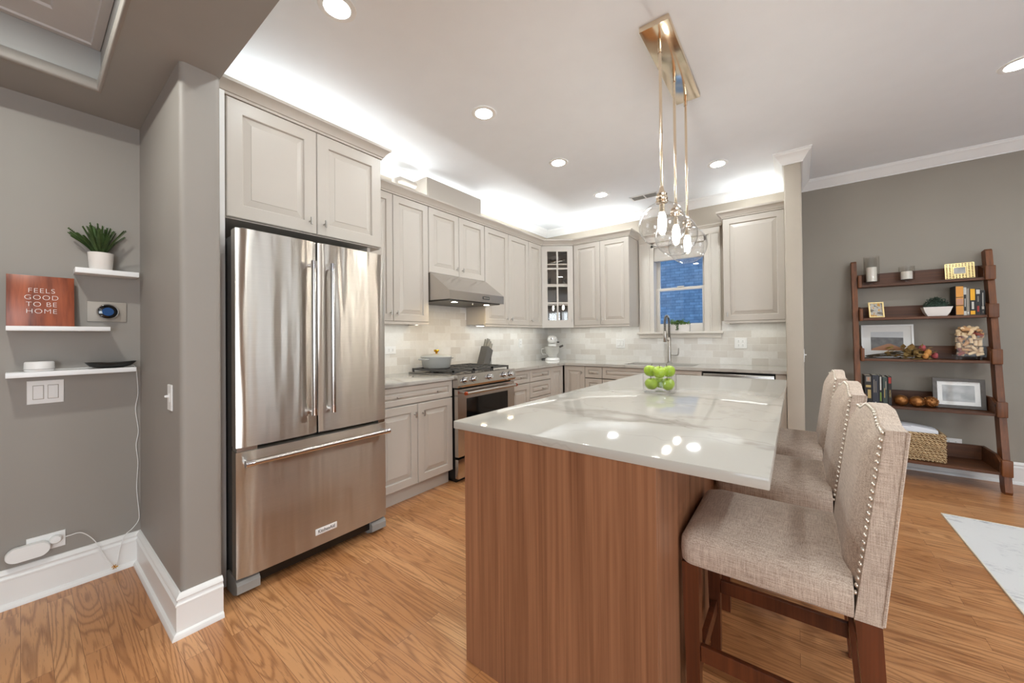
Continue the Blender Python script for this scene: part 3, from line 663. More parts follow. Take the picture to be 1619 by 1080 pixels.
# ------------------------------------------------------------------ base cabinets
FB = -2.345
def base_left(label, y0, y1, build):
    t = thing('base_cabinet', (-2.65, (y0+y1)/2, 0), label, 'base cabinet')
    MB().box(XL+.002, FB-.021, y0+.001, y1-.001, .11, .884).build('body', 'cabinet_paint', t, smooth=0)
    MB().box(XL+.002, -2.405, y0+.001, y1-.001, 0, .11).build('toe_kick', 'cabinet_paint', t, smooth=0)
    build(t); return t
def b1(t):
    d = door(t, FX(FB), 1.494, 2.236, .742, .880, [(1.686, .806), (2.07, .806)], 'drawer', False)
    door(t, FX(FB), 1.494, 1.866, .118, .733, (1.834, .655)); door(t, FX(FB), 1.870, 2.236, .118, .733, (1.915, .655))
base_left('white base cabinet between refrigerator and range, wide drawer over two doors', 1.490, 2.238, b1)
def b2(t):
    door(t, FX(FB), 3.046, 3.403, .742, .880, (3.235, .808), 'drawer', False); door(t, FX(FB), 3.046, 3.403, .118, .733, (3.085, .655))
base_left('base cabinet just right of the range, one drawer over one door', 3.040, 3.405, b2)
def b3(t):
    for z0, z1 in ((.742, .880), (.565, .733), (.345, .556), (.118, .336)): door(t, FX(FB), 3.409, 3.845, z0, z1, (3.66, (z0+z1)/2), 'drawer', False)
base_left('base cabinet with a stack of drawers near the counter corner', 3.406, 3.847, b3)
def b4(t): door(t, FX(FB), 3.85, 4.142, .118, .880, None)
base_left('narrow plain-panel base cabinet at the inner corner of the counter', 3.848, 4.150, b4)
FBY = 4.165
def base_back(label, x0, x1, build, name='base_cabinet'):
    t = thing(name, ((x0+x1)/2, 4.45, 0), label, 'base cabinet')
    lx = x0+.001
    MB().box(lx, x1-.001, FBY+.021, YB-.011, .11, .66 if 'sink' in label else .884).build('body', 'cabinet_paint', t, smooth=0)
    MB().box(lx, x1-.001, 4.225, YB-.011, 0, .11).build('toe_kick', 'cabinet_paint', t, smooth=0)
    build(t)
base_back('base cabinet with one tall door at the corner, under the stand mixer', -2.344, -2.055, lambda t: door(t, FY(FBY), -2.338, -2.057, .118, .880, (-2.09, .80)))
def b6(t):
    for z0, z1 in ((.742, .880), (.565, .733), (.345, .556), (.118, .336)): door(t, FY(FBY), -2.052, -1.832, z0, z1, (-1.945, (z0+z1)/2), 'drawer', False)
base_back('narrow drawer base cabinet on the back wall, left of the sink', -2.054, -1.830, b6)
def b7(t):
    door(t, FY(FBY), -1.827, -.760, .742, .880, None, 'false_front'); door(t, FY(FBY), -1.827, -1.295, .118, .733, (-1.33, .655)); door(t, FY(FBY), -1.291, -.760, .118, .733, (-1.255, .655))
base_back('wide sink base cabinet below the window', -1.829, -.757, b7)
base_back('slim filler cabinet between dishwasher and wing wall', -.148, -.069, lambda t: MB().box(-.147, -.070, FBY, FBY+.02, .118, .880).build('front_panel', 'cabinet_paint', t, smooth=0))
def dishwasher():
    t = thing('dishwasher', (-.45, 4.45, 0), 'stainless dishwasher at the right end of the back counter', 'dishwasher')
    MB().box(-.752, -.152, FBY+.02, YB-.02, .10, .875).build('body', 'black_plastic', t, smooth=0)
    MB().box(-.745, -.159, FBY-.012, FBY+.018, .12, .760, .004).build('door', 'steel_x', t)
    MB().box(-.745, -.159, FBY-.012, FBY+.018, .768, .862, .004).build('control_panel', 'steel_x', t)
    MB().cyl((-.70, FBY-.045, .73), (-.20, FBY-.045, .73), .012, 14).cyl((-.66, FBY-.012, .73), (-.66, FBY-.045, .73), .009, 10).cyl((-.24, FBY-.012, .73), (-.24, FBY-.045, .73), .009, 10).build('handle', 'steel_x', t)
    MB().box(-.74, -.165, 4.23, 4.5, 0, .099).build('toe_panel', 'black_plastic', t, smooth=0)
dishwasher()
# counters
tag(MB().box(XL+.010, -2.322, 1.492, 2.240, .885, .915, .003).build('countertop', 'quartz', smooth=30), 'short white quartz countertop between refrigerator and range', 'countertop')
def ctop():
    mb = MB(); y0, yf = 3.038, 4.142; z0, z1 = .885, .915; yb = YB-.010
    sx0, sx1, sy0, sy1 = -1.60, -.86, 4.24, 4.62
    xs = [XL+.010, -2.322, sx0, sx1, -.067]; ys = [y0, yf, sy0, sy1, yb]
    keep = lambda i, j: (i == 0 or j >= 1) and not (i == 2 and j == 2)
    V = {}
    def v(i, j, z):
        k = (i, j, z)
        if k not in V: V[k] = mb.bm.verts.new((xs[i], ys[j], z))
        return V[k]
    for i in range(4):
        for j in range(4):
            if not keep(i, j): continue
            mb.bm.faces.new([v(i, j, z1), v(i+1, j, z1), v(i+1, j+1, z1), v(i, j+1, z1)]); mb.bm.faces.new([v(i, j, z0), v(i, j+1, z0), v(i+1, j+1, z0), v(i+1, j, z0)])
            for (di, dj, a, b) in ((-1, 0, (i, j+1), (i, j)), (1, 0, (i+1, j), (i+1, j+1)), (0, -1, (i, j), (i+1, j)), (0, 1, (i+1, j+1), (i, j+1))):
                ii, jj = i+di, j+dj
                if not (0 <= ii < 4 and 0 <= jj < 4 and keep(ii, jj)): mb.bm.faces.new([v(*a, z0), v(*b, z0), v(*b, z1), v(*a, z1)])
    return mb.build('countertop', 'quartz', smooth=0)
tag(ctop(), 'L-shaped white quartz countertop running under the window', 'countertop')
def sink():
    t = thing('sink', (-1.23, 4.43, .70), 'undermount stainless steel sink set into the back counter', 'sink')
    x0, x1, y0, y1 = -1.615, -.845, 4.225, 4.635
    def ring(i, z): return [(x0+i, y0+i, z), (x1-i, y0+i, z), (x1-i, y1-i, z), (x0+i, y1-i, z)]
    MB().loft([ring(0, .8835), ring(0, .70), ring(.01, .69), ring(.015, .70), ring(.012, .8835)], False, False).build('basin', 'steel_x', t, smooth=30)
    MB().box(x0+.012, x1-.012, y0+.012, y1-.012, .69, .70).build('basin_floor', 'steel_x', t)
    MB().lathe([(.045, 0), (.045, .004), (.03, .005), (.028, .001), (0, .001)], -1.23, 4.47, .70, 20, cap1=False).build('drain', 'chrome', t)
sink()
def faucet():
    bx, by = -1.205, 4.70
    t = thing('kitchen_faucet', (bx, by, .915), 'tall nickel pull-down faucet with a spring neck behind the sink', 'faucet')
    MB().lathe([(.030, 0), (.030, .006), (.021, .012), (.021, .30), (.017, .31), (.0, .31)], bx, by, .916, 20, cap1=False).build('column', 'nickel', t, smooth=40)
    top = 1.475; pts = []
    for i in range(25):
        a = PI*i/24; pts.append((bx, by-.09+.09*math.cos(a), top-.09+.09*math.sin(a)))
    full = [(bx, by, 1.226), (bx, by, 1.30)]+pts+[(bx, by-.18, 1.30)]
    MB().tube(full, .009, 12).build('hose', 'dark_gray', t)
    # coil
    import itertools
    dense = []
    for a, b in zip(full, full[1:]):
        A, B = Vector(a), Vector(b); n = max(1, int((B-A).length/.004))
        dense += [A.lerp(B, k/n) for k in range(n)]
    co = []
    for i, p in enumerate(dense):
        tdir = (dense[min(i+1, len(dense)-1)]-dense[max(i-1, 0)]).normalized(); s_ = Vector((1, 0, 0)); w = tdir.cross(s_)
        for q in range(2):
            ang = 2*PI*(i+q*.5)*.4; co.append(p+s_*.0145*math.cos(ang)+w*.0145*math.sin(ang))
    MB().tube(co, .0026, 5).build('spring', 'nickel', t)
    MB().lathe([(.016, 0), (.019, .005), (.018, .10), (.013, .13), (.0, .13)], bx, by-.18, 1.17, 16, cap1=False).build('spray_head', 'nickel', t)
    MB().cyl((bx, by-.01, 1.18), (bx, by-.165, 1.20), .006, 10).build('support_arm', 'nickel', t)
    MB().tube([(bx+.018, by, 1.01), (bx+.075, by, 1.01), (bx+.095, by, 1.015), (bx+.10, by, 1.03), (bx+.105, by, 1.095)], .0075, 10).build('lever', 'nickel', t)
faucet()
# ------------------------------------------------------------------ range
def rng():
    t = thing('range', (-2.6, 2.64, 0), 'slide-in stainless gas range with copper-ended oven handle', 'range')
    y0, y1, xf = 2.2415, 3.0365, -2.285
    MB().box(XL+.011, xf-.045, y0+.003, y1-.003, .03, .905).build('body', 'black_plastic', t, smooth=0)
    MB().box(XL+.011, -2.335, y0, y1, .9165, .922, .002).build('cooktop', 'steel', t)
    MB().prism([(-2.34, .815), (-2.283, .815), (-2.268, .835), (-2.283, .925), (-2.34, .925)], 'y', y0-.006, y1+.006).build('control_panel', 'steel', t, smooth=0)
    for y in (2.315, 2.425, 2.64, 2.855, 2.955):
        k = MB(); c = Vector((-2.276, y, .878)); n = Vector((.985, 0, .15))
        k.tube([c, c+n*.008], .025, 20); k.tube([c+n*.008, c+n*.034], .019, 20, r1=.021); k.tube([c+n*.034, c+n*.038], .021, 20, r1=.017)
        kk = k.build('knob', 'chrome', t); MB().tube([c-n*.002, c+n*.0025], .029, 20).build('knob_ring', 'dark_gray', kk)
    d = MB(); x0 = xf-.04
    wy0, wy1, wz0, wz1 = 2.345, 2.93, .36, .716
    for a, b, c_, e in ((y0, wy0, .225, .80), (wy1, y1, .225, .80), (wy0, wy1, .225, wz0), (wy0, wy1, wz1, .80)): d.box(x0, xf, a, b, c_, e)
    dd = d.build('oven_door', 'steel', t, smooth=0)
    MB().box(x0+.022, xf-.004, wy0, wy1, wz0, wz1).build('oven_window', 'black_glass', dd, smooth=0)
    MB().cyl((-2.228, y0+.05, .768), (-2.228, y1-.05, .768), .0135, 18).cyl((xf, y0+.075, .768), (-2.228, y0+.075, .768), .0105, 12).cyl((xf, y1-.075, .768), (-2.228, y1-.075, .768), .0105, 12).build('handle', 'steel', dd)
    for a in (y0+.035, y1-.05): MB().cyl((-2.228, a, .768), (-2.228, a+.015, .768), .0155, 18).build('handle_cap', 'copper_red', dd)
    MB().box(x0, xf, y0, y1, .04, .205, .003).build('drawer', 'steel', t)
    MB().box(-2.70, xf-.05, y0+.02, y1-.02, 0, .03).build('base', 'black_plastic', t, smooth=0)
    W3 = (y1-y0-.012)/3
    for g in range(3):
        a = y0+.006+g*W3+.002; b = a+W3-.004; mb = MB(); X0, X1 = -2.90, -2.348; zt = .958; zb = .9255
        r = .007
        for yy in (a+r, b-r): mb.box(X0, X1, yy-r, yy+r, zt-.016, zt)
        for xx in (X0+r, X1-r): mb.box(xx-r, xx+r, a, b, zt-.016, zt)
        n = 7
        for i in range(1, n):
            xx = X0+(X1-X0)*i/n; mb.box(xx-.004, xx+.004, a, b if g == 1 else b, zt-.012, zt-.001)
        mb.box(X0, X1, (a+b)/2-.005, (a+b)/2+.005, zt-.012, zt)
        for xx in (X0+r, (X0+X1)/2, X1-r):
            for yy in (a+r, b-r): mb.box(xx-r, xx+r, yy-r, yy+r, zb-.003, zt-.01)
        mb.build('grate', 'cast_iron', t, smooth=0)
    for y in (2.40, 2.64, 2.88):
        for x in (-2.76, -2.49): MB().lathe([(.05, 0), (.05, .006), (.038, .009), (.036, .016), (0, .017)], x, y, .9225, 20, cap1=False).build('burner', 'cast_iron', t)
rng()
def dutch():
    c = (-2.735, 2.405); z = .959
    t = thing('dutch_oven', (c[0], c[1], z), 'pale blue-gray dutch oven with gold lid knob on the range', 'pot')
    MB().lathe([(.0, 0), (.118, 0), (.130, .012), (.143, .09), (.146, .098), (.138, .098), (.125, .015), (0, .012)], *c, z, 40, cap0=False, cap1=False).build('pot_body', 'dutch_blue', t, smooth=50)
    MB().lathe([(.147, .0), (.149, .006), (.146, .012), (.09, .026), (.03, .034), (0, .035)], *c, z+.099, 40, cap1=False).build('lid', 'dutch_blue', t, smooth=50)
    for s_ in (-1, 1): MB().tube([(c[0]-.045, c[1]+s_*.135, z+.085), (c[0]-.04, c[1]+s_*.175, z+.087), (c[0], c[1]+s_*.182, z+.088), (c[0]+.04, c[1]+s_*.175, z+.087), (c[0]+.045, c[1]+s_*.135, z+.085)], .0085, 10).build('handle', 'dutch_blue', t)
    MB().lathe([(.010, 0), (.010, .014), (.022, .024), (.027, .034), (.022, .041), (0, .042)], *c, z+.132, 24, cap1=False).build('lid_knob', 'gold', t, smooth=50)
dutch()
def knives():
    bx, by = -2.80, 3.15; t = thing('knife_block', (bx, by, .916), 'slanted gray knife block full of steel-handled knives right of the range', 'knife block')
    a = math.radians(20); ca, sa = math.cos(a), math.sin(a)
    ax = Vector((0, sa, ca)); w = Vector((0, ca, -sa))
    H, D = .225, .085
    # slanted body: parallelogram leaning to +y
    MB().prism([(by-.065, .916), (by+.045, .916), (by+.045+H*sa*.85, .916+H*.80), (by-.065+H*sa*1.15, .916+H*1.02)], 'x', bx-.05, bx+.05).build('block', 'knife_gray', t, smooth=0)
    MB().prism([(by+.047, .916), (by+.085, .916), (by+.085, 1.005), (by+.062, 1.012)], 'x', bx-.05, bx+.05).build('front_step', 'feet_gray', t, smooth=0)
    top0 = Vector((0, by-.065+H*sa*1.15, .916+H*1.02)); top1 = Vector((0, by+.045+H*sa*.85, .916+H*.80))
    for i in range(3):
        for j in range(3):
            p = top0.lerp(top1, .2+.3*j)+Vector((bx-.03+.03*i, 0, -.008)); L = .10-.012*j+.01*(i == 1)
            MB().tube([p, p+ax*L*.5, p+ax*L], .0085, 8, r1=.0095).build('knife_handle', 'nickel', t)
    for i in range(3):
        p = Vector((bx-.03+.03*i, by+.072, 1.0)); q = Vector((0, .42, .9)).normalized()
        MB().tube([p, p+q*.075], .0075, 8, r1=.009).build('knife_handle', 'nickel', t)
knives()
def mixer():
    cx, cy = -2.745, 4.56; t = thing('stand_mixer', (cx, cy, .916), 'white stand mixer in the counter corner below the glass-door cabinet', 'stand mixer')
    ang = math.radians(-62); R = Matrix.Translation((cx, cy, .916)) @ Matrix.Rotation(ang, 4, 'Z')   # local +x = front
    mb = MB(); n = 28
    def oval(z, a, b, ox=0., s_=1.): return [(ox+a*math.copysign(abs(math.cos(2*PI*i/n))**.8, math.cos(2*PI*i/n)), b*math.copysign(abs(math.sin(2*PI*i/n))**.8, math.sin(2*PI*i/n)), z) for i in range(n)]
    mb.loft([oval(0, .16, .10, .02), oval(.012, .163, .102, .02), oval(.03, .15, .09, .02), oval(.036, .12, .07, .02)], xf=R)
    mb.loft([oval(.03, .055, .06, -.09), oval(.10, .042, .048, -.095), oval(.20, .045, .05, -.09), oval(.25, .06, .055, -.08)], xf=R)
    mb.build('base', 'white_plastic', t, smooth=60)
    mb = MB(); S = []
    for i, (x, r, z) in enumerate(((-.15, .02, .285), (-.145, .045, .285), (-.10, .064, .287), (0, .068, .29), (.09, .062, .29), (.14, .05, .288), (.165, .035, .286), (.17, .01, .285))):
        S.append([(x, r*math.cos(2*PI*k/n), z+r*.95*math.sin(2*PI*k/n)) for k in range(n)])
    mb.loft(S, xf=R); h = mb.build('motor_head', 'white_plastic', t, smooth=60)
    MB().lathe([(.014, 0), (.014, .012), (0, .013)], 0, 0, 0, 16, cap1=False, xf=R @ Matrix.Translation((.163, 0, .300)) @ Matrix.Rotation(PI/2, 4, 'Y')).build('hub_cap', 'chrome', h)
    MB().box(-.10, .13, -.0685, -.066, .275, .285, xf=R).box(-.10, .13, .066, .0685, .275, .285, xf=R).build('trim_band', 'chrome', h, smooth=0)
    MB().cyl(R @ Vector((-.02, .066, .25)), R @ Vector((-.02, .095, .25)), .008, 10).build('lever_knob', 'black_plastic', t)
    MB().lathe([(.035, 0), (.05, .004), (.06, .02), (.098, .07), (.108, .15), (.111, .152), (.104, .15), (.093, .07), (.055, .025), (0, .02)], 0, 0, 0, 32, cap0=True, cap1=False, xf=R @ Matrix.Translation((.065, 0, .037))).build('bowl', 'milky_glass', t, smooth=50)
    MB().tube([R @ Vector(p) for p in ((.065, -.10, .165), (.065, -.145, .16), (.065, -.15, .12), (.065, -.135, .085), (.065, -.092, .082))], .009, 10).build('bowl_handle', 'milky_glass', t)
    MB().lathe([(.045, .0), (.056, -.004), (.058, -.03), (.045, -.036)], 0, 0, 0, 28, xf=R @ Matrix.Translation((.065, 0, .228))).build('collar', 'white_plastic', t, smooth=40)
    MB().lathe([(.010, .0), (.030, -.03), (.032, -.05), (.01, -.075)], 0, 0, 0, 16, xf=R @ Matrix.Translation((.065, 0, .191))).build('beater', 'knife_gray', t, smooth=40)
    MB().tube([R @ Vector(p) for p in ((-.06, -.08, .012), (-.05, -.13, .010), (-.08, -.16, .008), (-.12, -.14, .008))], .006, 8).build('cord', 'black_plastic', t)
    MB().tube([R @ Vector(p) for p in ((.10, .105, .185), (.12, .15, .205))], .014, 10).build('pouring_chute', 'dark_gray', t)
mixer()
def sill_planter():
    t = thing('succulent_planter', (-1.095, 4.75, 1.291), 'long white planter of mixed succulents on the window sill', 'planter')
    x0, x1, y0, y1, z0, z1 = -1.205, -.985, 4.725, 4.80, 1.291, 1.37
    def ring(i, z): return [(x0+i, y0+i, z), (x1-i, y0+i, z), (x1-i, y1-i, z), (x0+i, y1-i, z)]
    MB().loft([ring(.004, z0), ring(0, z1), ring(.005, z1), ring(.006, z1-.012)]).build('pot', 'pot_white', t, smooth=0)
    random.seed(3); mb = MB()
    for i in range(46):
        x = random.uniform(x0+.008, x1-.008); y = random.uniform(y0+.01, y1-.01); h = random.uniform(.02, .07)*(1 if x < -1.06 else .6)
        for k in range(5):
            a = random.uniform(0, 6.28); l = random.uniform(.012, .026)
            p = Vector((x, y, z1+h*random.uniform(.3, 1))); d = Vector((math.cos(a), math.sin(a), random.uniform(.1, .9)))*l
            mb.tube([p, p+d*.5, p+d], .0045, 5, r1=.001)
        mb.tube([(x, y, z1-.005), (x, y, z1+h)], .002, 4)
    mb.build('foliage', 'succulent_green', t, smooth=60)
    mb = MB()
    for k in range(7):
        p = Vector((-1.12+.01*random.random(), y0-.002, z1+.02-.013*k))
        for q in range(4): mb.sphere(p+Vector((random.uniform(-.012, .012), random.uniform(-.012, -.004), 0)), .006, 6, 5)
    mb.build('trailing_stem', 'fern_green', t)
sill_planter()
# ------------------------------------------------------------------ switch plates and outlets
def plate(F, w, h, label, kind, n=2, mat='white_plastic'):
    o = F @ Vector((0, 0, 0)); t = thing('wall_plate', o, label, 'outlet' if kind == 'outlet' else 'light switch')
    def bx(a, b, c, d, n0, n1, name, mt, par):
        mb = MB(); mb.loft([[F @ Vector(q) for q in ((a, c, n0), (b, c, n0), (b, d, n0), (a, d, n0))], [F @ Vector(q) for q in ((a, c, n1*.6+n0*.4), (b, c, n1*.6+n0*.4), (b, d, n1*.6+n0*.4), (a, d, n1*.6+n0*.4))], [F @ Vector(q) for q in ((a+.0015, c+.0015, n1), (b-.0015, c+.0015, n1), (b-.0015, d-.0015, n1), (a+.0015, d-.0015, n1))]])
        return mb.build(name, mt, par, smooth=0)
    bx(-w/2, w/2, -h/2, h/2, .0005, .006, 'cover', mat, t)
    for i in range(n):
        u = (i-(n-1)/2)*.046
        if kind == 'rocker':
            bx(u-.0175, u+.0175, -.0345, .0345, .006, .0068, 'rocker_frame', 'thermo_plate', t); r = bx(u-.0155, u+.0155, -.032, .032, .0068, .0105, 'rocker', mat, t)
        elif kind == 'toggle':
            bx(u-.008, u+.008, -.02, .02, .006, .008, 'toggle_frame', mat, t); r = bx(u-.005, u+.005, .002, .012, .008, .022, 'toggle', mat, t)
        elif kind == 'outlet':
            if h > w:
                for v in (-.02, .02):
                    r = bx(u-.016, u+.016, v-.014, v+.014, .006, .0075, 'receptacle', mat, t)
                    bx(u-.008, u-.005, v-.004, v+.006, .0075, .0082, 'slot', 'dark_gray', r); bx(u+.005, u+.008, v-.004, v+.006, .0075, .0082, 'slot', 'dark_gray', r)
            else:
                for v in (-.02, .02):
                    r = bx(v-.014, v+.014, u-.016, u+.016, .006, .0075, 'receptacle', mat, t)
                    bx(v-.004, v+.006, u-.008, u-.005, .0075, .0082, 'slot', 'dark_gray', r); bx(v-.004, v+.006, u+.005, u+.008, .0075, .0082, 'slot', 'dark_gray', r)
    return t
FXat = lambda x, y, z: frame_mat((x, y, z), (0, 1, 0), (0, 0, 1), (1, 0, 0))
FYat = lambda x, y, z: frame_mat((x, y, z), (1, 0, 0), (0, 0, 1), (0, -1, 0))
plate(FXat(XL, .0755, .996), .116, .114, 'white double rocker switch plate below the lowest nook shelf', 'rocker')
plate(FYat(-2.245, SY0, .987), .07, .115, 'white dimmer switch on the stub wall beside the refrigerator', 'toggle', 1)
plate(FYat(-1.833, YB-.009, 1.147), .118, .116, 'white double switch on the backsplash left of the sink', 'rocker')
plate(FYat(-.478, YB-.009, 1.152), .118, .116, 'white outlet and switch plate on the backsplash right of the window', 'outlet', 2)
plate(FXat(XL+.009, 2.045, 1.135), .115, .07, 'horizontal white outlet on the backsplash beside the refrigerator', 'outlet', 1)
plate(FXat(XL+.009, 4.07, 1.162), .07, .115, 'white outlet on the left backsplash near the stand mixer', 'outlet', 1)
plate(FYat(1.08, YG, .285), .115, .07, 'white outlet on the living wall behind the ladder shelf', 'outlet', 1)
plate(frame_mat((.057, 4.30, 1.05), (0, 1, 0), (0, 0, 1), (1, 0, 0)), .07, .115, 'white switch on the gray side of the wing wall', 'toggle', 1)
plate(FXat(XL, .077, .254), .122, .078, 'white outlet low on the nook wall with plugs in it', 'outlet', 1)
# ------------------------------------------------------------------ nook: shelves and what stands on them
def wshelf(label, y0, y1, z0, z1, d=.115):
    tag(MB().box(XL+.001, XL+d, y0, y1, z0, z1, .0015).build('floating_shelf', 'shelf_white', smooth=30), label, 'shelf')
wshelf('topmost white floating shelf in the nook, under the potted fern', .164, .391, 1.589, 1.615)
wshelf('middle white floating shelf in the nook, under the wooden sign', -.041, .284, 1.296, 1.318)
wshelf('lowest white floating shelf in the nook, above the switch plate', -.042, .380, 1.078, 1.102)
def sign():
    t = thing('wooden_sign', (-2.91, .06, 1.319), 'red-brown wooden sign with white lettering on the nook shelf', 'sign')
    L = math.radians(6); F = frame_mat((-2.895, .062, 1.319), (0, 1, 0), (-math.sin(L), 0, math.cos(L)), (math.cos(L), 0, math.sin(L)))
    MB().box(-.103, .103, 0, .246, -.015, 0, .002, xf=F).build('board', 'acacia', t, smooth=30)
    for i, s_ in enumerate(('FEELS', 'GOOD', 'TO BE', 'HOME')):
        text_mesh(s_, .0325, F @ Matrix.Translation((.0, .172-.0335*i, .0006)), 'lettering', 'paper_white', t, extrude=.0003, spacing=1.1, off=-.0007)
sign()
def thermo():
    t = thing('thermostat', (XL, .283, 1.40), 'round thermostat with a lit blue screen on a gray nook wall plate', 'thermostat')
    F = FXat(XL, .283, 1.401)
    MB().box(-.073, .073, -.053, .053, .0005, .008, .004, xf=F).build('wall_plate', 'thermo_plate', t, smooth=30)
    MB().lathe([(.040, .008), (.042, .012), (.042, .026), (.039, .031), (.0365, .031)], 0, 0, 0, 40, xf=F).build('ring', 'chrome', t, smooth=40)
    MB().lathe([(.0365, .0312), (.034, .0325), (0, .033)], 0, 0, 0, 40, xf=F, cap1=False).build('glass_face', 'black_glass', t)
    MB().lathe([(.022, .0332), (0, .0334)], 0, 0, 0, 32, xf=F, cap1=False).build('screen', 'thermo_screen', t)
thermo()
def fern():
    c = (-2.895, .255); z = 1.616
    t = thing('potted_fern', (*c, z), 'small fern in a white pot on the topmost nook shelf', 'potted plant')
    MB().lathe([(.040, 0), (.042, .003), (.0475, .085), (.0475, .088), (.043, .088), (.041, .07), (0, .07)], *c, z, 32, cap1=False).build('pot', 'pot_white', t, smooth=40)
    MB().lathe([(.0405, 0), (.0405, .004)], *c, z+.071, 24).build('soil', 'soil', t)
    random.seed(7); mb = MB()
    for i in range(70):
        a = random.uniform(0, 6.283); sp = random.uniform(.05, .75); L = random.uniform(.09, .18)
        d = Vector((math.cos(a)*sp*.75, math.sin(a)*sp*.75, 1.25-.6*sp)).normalized(); p0 = Vector((c[0]+.02*math.cos(a)*sp, c[1]+.02*math.sin(a)*sp, z+.072))
        pts = [p0+d*L*s_+Vector((d.x, d.y, -.6))*(L*.35*s_*s_*sp) for s_ in (0, .25, .5, .75, 1)]
        for p in pts: p.x = max(p.x, XL+.012)
        mb.tube(pts, .0016, 4, r1=.0006)
        for k in range(18):
            s_ = .15+.85*k/18; q = p0+d*L*s_+Vector((d.x, d.y, -.6))*(L*.35*s_*s_*sp); q.x = max(q.x, XL+.012)
            sd = d.cross(Vector((0, 0, 1))); sd = sd.normalized() if sd.length > .05 else Vector((1, 0, 0))
            for sg in (-1, 1):
                e = q+sd*sg*.016*(1-s_*.55)+d*.012; m_ = (q+e)/2+d*.003
                e.x = max(e.x, XL+.006); m_.x = max(m_.x, XL+.006)
                try: mb.face([q, m_+Vector((.001, .0028, .002)), e, m_-Vector((.001, .0028, .002))])
                except ValueError: pass
    mb.build('fronds', 'fern_green', t, smooth=0, normals=False)
fern()
def puck():
    c = (-2.892, .055); z = 1.1025
    t = thing('smart_speaker', (*c, z), 'round white smart speaker on the lowest nook shelf', 'speaker')
    MB().lathe([(.043, 0), (.046, .003), (.0475, .012), (.046, .041), (.0435, .046), (0, .047)], *c, z, 40, cap1=False).build('shell', 'white_plastic', t, smooth=40)
    MB().lathe([(.0455, 0), (.0478, .0015), (.0478, .003)], *c, z+.009, 40, cap0=False, cap1=False).build('seam_ring', 'feet_gray', t)
    c2 = (-2.895, .285); mb = MB(); n = 32; R = []
    for s_, zz in ((.35, 0), (.5, .001), (.8, .010), (1., .026), (.98, .027), (.78, .013), (.4, .004)): R.append([(c2[0]+.048*s_*math.cos(2*PI*i/n), c2[1]+.098*s_*math.sin(2*PI*i/n)*(.9 if math.sin(2*PI*i/n) < 0 else 1.05), z+zz+.006*(max(0, s_-.8)*5)*abs(math.sin(2*PI*i/n))) for i in range(n)])
    tag(MB().loft(R).build('tray', 'black_tray', smooth=50), 'shallow black oval tray on the lowest nook shelf', 'tray')
puck()
def cord():
    x = XL+.008
    pts = [(-2.935, .10, 1.106), (-2.94, .17, 1.106), (-2.945, .25, 1.106), (-2.94, .34, 1.106), (-2.925, .376, 1.110), (-2.915, .3865, 1.09), (-2.93, .392, 1.06), (x, .40, .95), (x, .39, .86), (x, .401, .74), (x, .392, .66), (x, .399, .56), (x, .394, .42), (x, .403, .28), (x, .40, .235), (x+.012, .375, .205), (x+.018, .345, .18), (x+.026, .325, .12), (x+.035, .315, .06), (x+.035, .302, .035), (x+.032, .27, .10), (x+.026, .235, .20), (x+.028, .19, .263), (x+.03, .15, .268), (x+.028, .132, .266)]
    # smooth by Catmull-Rom
    P = [Vector(p) for p in pts]; out = []
    for i in range(len(P)-1):
        p0, p1, p2, p3 = P[max(i-1, 0)], P[i], P[i+1], P[min(i+2, len(P)-1)]
        for k in range(6):
            s_ = k/6; out.append(.5*((2*p1)+(p2-p0)*s_+(2*p0-5*p1+4*p2-p3)*s_*s_+(3*p1-p0-3*p2+p3)*s_**3))
    out.append(P[-1])
    t = thing('power_cord', (x, .3, 0), 'thin white power cord hanging from the lowest nook shelf to the low outlet', 'cord')
    MB().tube(out, .0019, 6).build('wire', 'white_plastic', t)
    mb = MB()
    for k in range(5):
        a = k*1.3; c = Vector((x+.036, .305, .036)); u = Vector((.3, math.cos(a), math.sin(a)))*.012
        mb.tube([c-u, c+u], .0017, 5)
    mb.build('twist_tie', 'gold', t)
    MB().lathe([(.016, 0), (.019, .004), (.019, .02), (.015, .026), (0, .027)], 0, 0, 0, 24, cap1=False, xf=FXat(XL+.0092, .105, .262) @ Matrix.Diagonal((1.1, 1, 1, 1))).build('plug', 'white_plastic', t, smooth=40)
cord()
def router():
    t = thing('plug_in_router', (XL+.009, .02, .23), 'long rounded white plug-in device on the low nook outlet', 'plug-in device')
    F = FXat(XL+.0095, .022, .238); n = 32; mb = MB(); R = []
    for s_, d in ((.93, 0), (1., .004), (1., .024), (.94, .03)):
        ring = []
        for i in range(n):
            a = 2*PI*i/n; cx = .03 if math.cos(a) >= 0 else -.03
            ring.append(F @ Vector((cx+(.038*s_)*math.cos(a), .035*s_*math.sin(a), d)))
        R.append(ring)
    mb.loft(R); mb.build('case', 'white_plastic', t, smooth=50)
    MB().cyl(F @ Vector((.02, 0, -.0005)), F @ Vector((.02, 0, .003)), .014, 16).build('plug', 'white_plastic', t)
router()
